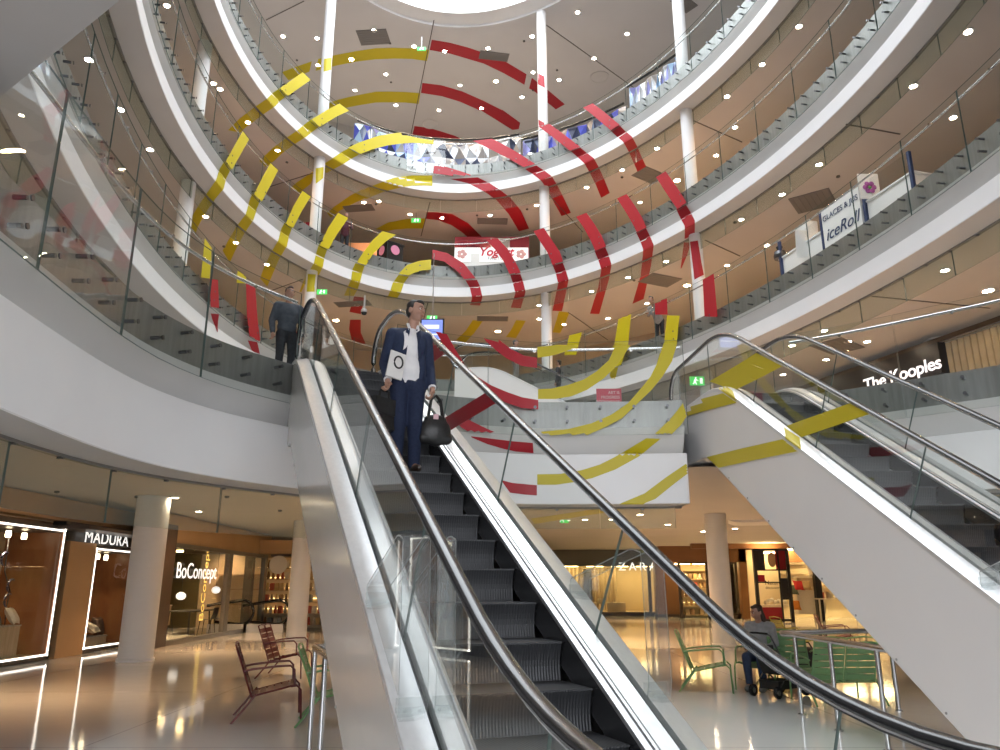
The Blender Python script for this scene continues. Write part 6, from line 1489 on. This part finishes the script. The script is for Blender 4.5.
# ================================================================ light, camera
W = bpy.data.worlds.new('daylight'); SC.world = W; W.use_nodes = True
bg = W.node_tree.nodes['Background']; bg.inputs['Color'].default_value = (.85, .90, 1., 1); bg.inputs['Strength'].default_value = .55
def lamp(name, loc, power, col, size, kind='AREA', rot=(0, 0, 0)):
    l = bpy.data.lights.new(name, kind); l.energy = power; l.color = col
    if kind == 'AREA': l.shape = 'DISK'; l.size = size; l.spread = radians(105)
    else: l.shadow_soft_size = size
    o = bpy.data.objects.new(name, l); COL.objects.link(o); o.location = loc; o.rotation_euler = rot; return o
# warm light of the recessed downlights
PW = {round(F4 - 1.27, 2): 17, round(F3 - 1.27, 2): 17, round(F2 - 1.27, 2): 28, round(GCEIL, 2): 30, round(ZTOP, 2): 20}
for p, z, warm in LAMPS:
    if z == GCEIL and min((p.xy - V3(c[:2]).xy if False else V3((p.x - c[0], p.y - c[1], 0))).length for c in ((-8.05, 17.9), (-6.2, 24.4), (6.1, 22.))) < 1.6: continue
    lamp('downlight_lamp', p - V3((0, 0, .03)), PW[round(z, 2)] * (max(.22, min(1.9, (p.y - 11) / 8)) if z > F2 else 1.) * (1.6 if warm else 1.), (1., .58, .28) if z < ZTOP - 1 else (1., .8, .6), .12)
# the same downlights where the galleries run on outside the picture; the second ring also has lamps in view, without fixtures
for k, zc in ((4, F4 - 1.27), (3, F3 - 1.27), (2, F2 - 1.27)):
    P = RING[k]; tot = P.l[-1]; n = 18
    for i in range(n):
        p = P.at(tot * (i + .5) / n, 3.0, zc - .03)
        if not in_view(p, 30) or k == 2: lamp('downlight_lamp', p, 7 if k > 2 else 16, (1., .64, .36), .12)
for x, y in [(-7, 20), (-7.5, 25.5), (-3, 16.5), (-3, 22), (1.5, 17), (1.5, 22.5), (6, 17), (6.5, 23), (-2, 30), (3, 30), (9, 30), (11, 36), (6, 38), (14, 33), (10, 20), (-7, 11.8)]:
    lamp('ground_fill', (x, y, GCEIL - .05), 46, (1., .62, .32), .12)  # added warm fill under the ground ceiling; no fixtures at these spots
# unseen glowing front added behind the camera to light the lower fascias
wm = bpy.data.materials.new('added_front_light'); wm.use_nodes = True; nt = wm.node_tree; nt.nodes.clear()
_o = nt.nodes.new('ShaderNodeOutputMaterial'); _e = nt.nodes.new('ShaderNodeEmission'); _e.inputs['Color'].default_value = (.92, .95, 1., 1); _e.inputs['Strength'].default_value = 4.6
nt.links.new(_e.outputs[0], _o.inputs[0])
mb = MB(); mb.box((2, -8.2, 4.3), (20, .06, 6.6)); struct(mb.build('added_light_front', wm))
mb = MB()
for i in range(9): mb.box((-8 + 2.5 * i, -8.1, 4.3), (.12, .16, 6.7))
for z in (1.0, 3.2, 5.4, 7.6): mb.box((2, -8.1, z), (20, .14, .1))
struct(mb.build('trim_light_front_bars', STEEL))
# shop interiors
for x, y, z, pw in ((-10.5, (ya + yb_) / 2, 2.6, 9), (-10.6, (yc + yd) / 2, 2.3, 7)): lamp('window_spot', (x, y, z), pw, (1., .78, .52), .25)
for y in (b0 + 1.5, b0 + 4., b0 + 6.5): lamp('shop_spot', (XB - 2.2, y, 2.7), 80, (1., .68, .34), .4)
cam = bpy.data.cameras.new('camera'); cam.sensor_width = 36.; cam.lens = 36. * FPX / 1000.; cam.clip_start = .05; cam.clip_end = 300
co = bpy.data.objects.new('camera', cam); COL.objects.link(co); co.location = (0, 0, EYE); co.rotation_euler = (pi / 2 + PITCH, 0, 0); SC.camera = co
SC.view_settings.view_transform = 'Standard'; SC.view_settings.look = 'None'; SC.view_settings.gamma = 1.; SC.view_settings.exposure = .38; SC.view_settings.use_curve_mapping = False
cy = SC.cycles; cy.max_bounces = 10; cy.diffuse_bounces = 5; cy.glossy_bounces = 4; cy.transmission_bounces = 4; cy.transparent_max_bounces = 40
cy.sample_clamp_indirect = 6.; cy.caustics_reflective = False; cy.caustics_refractive = False
try: cy.use_denoising = True; cy.use_light_tree = True
except Exception: pass
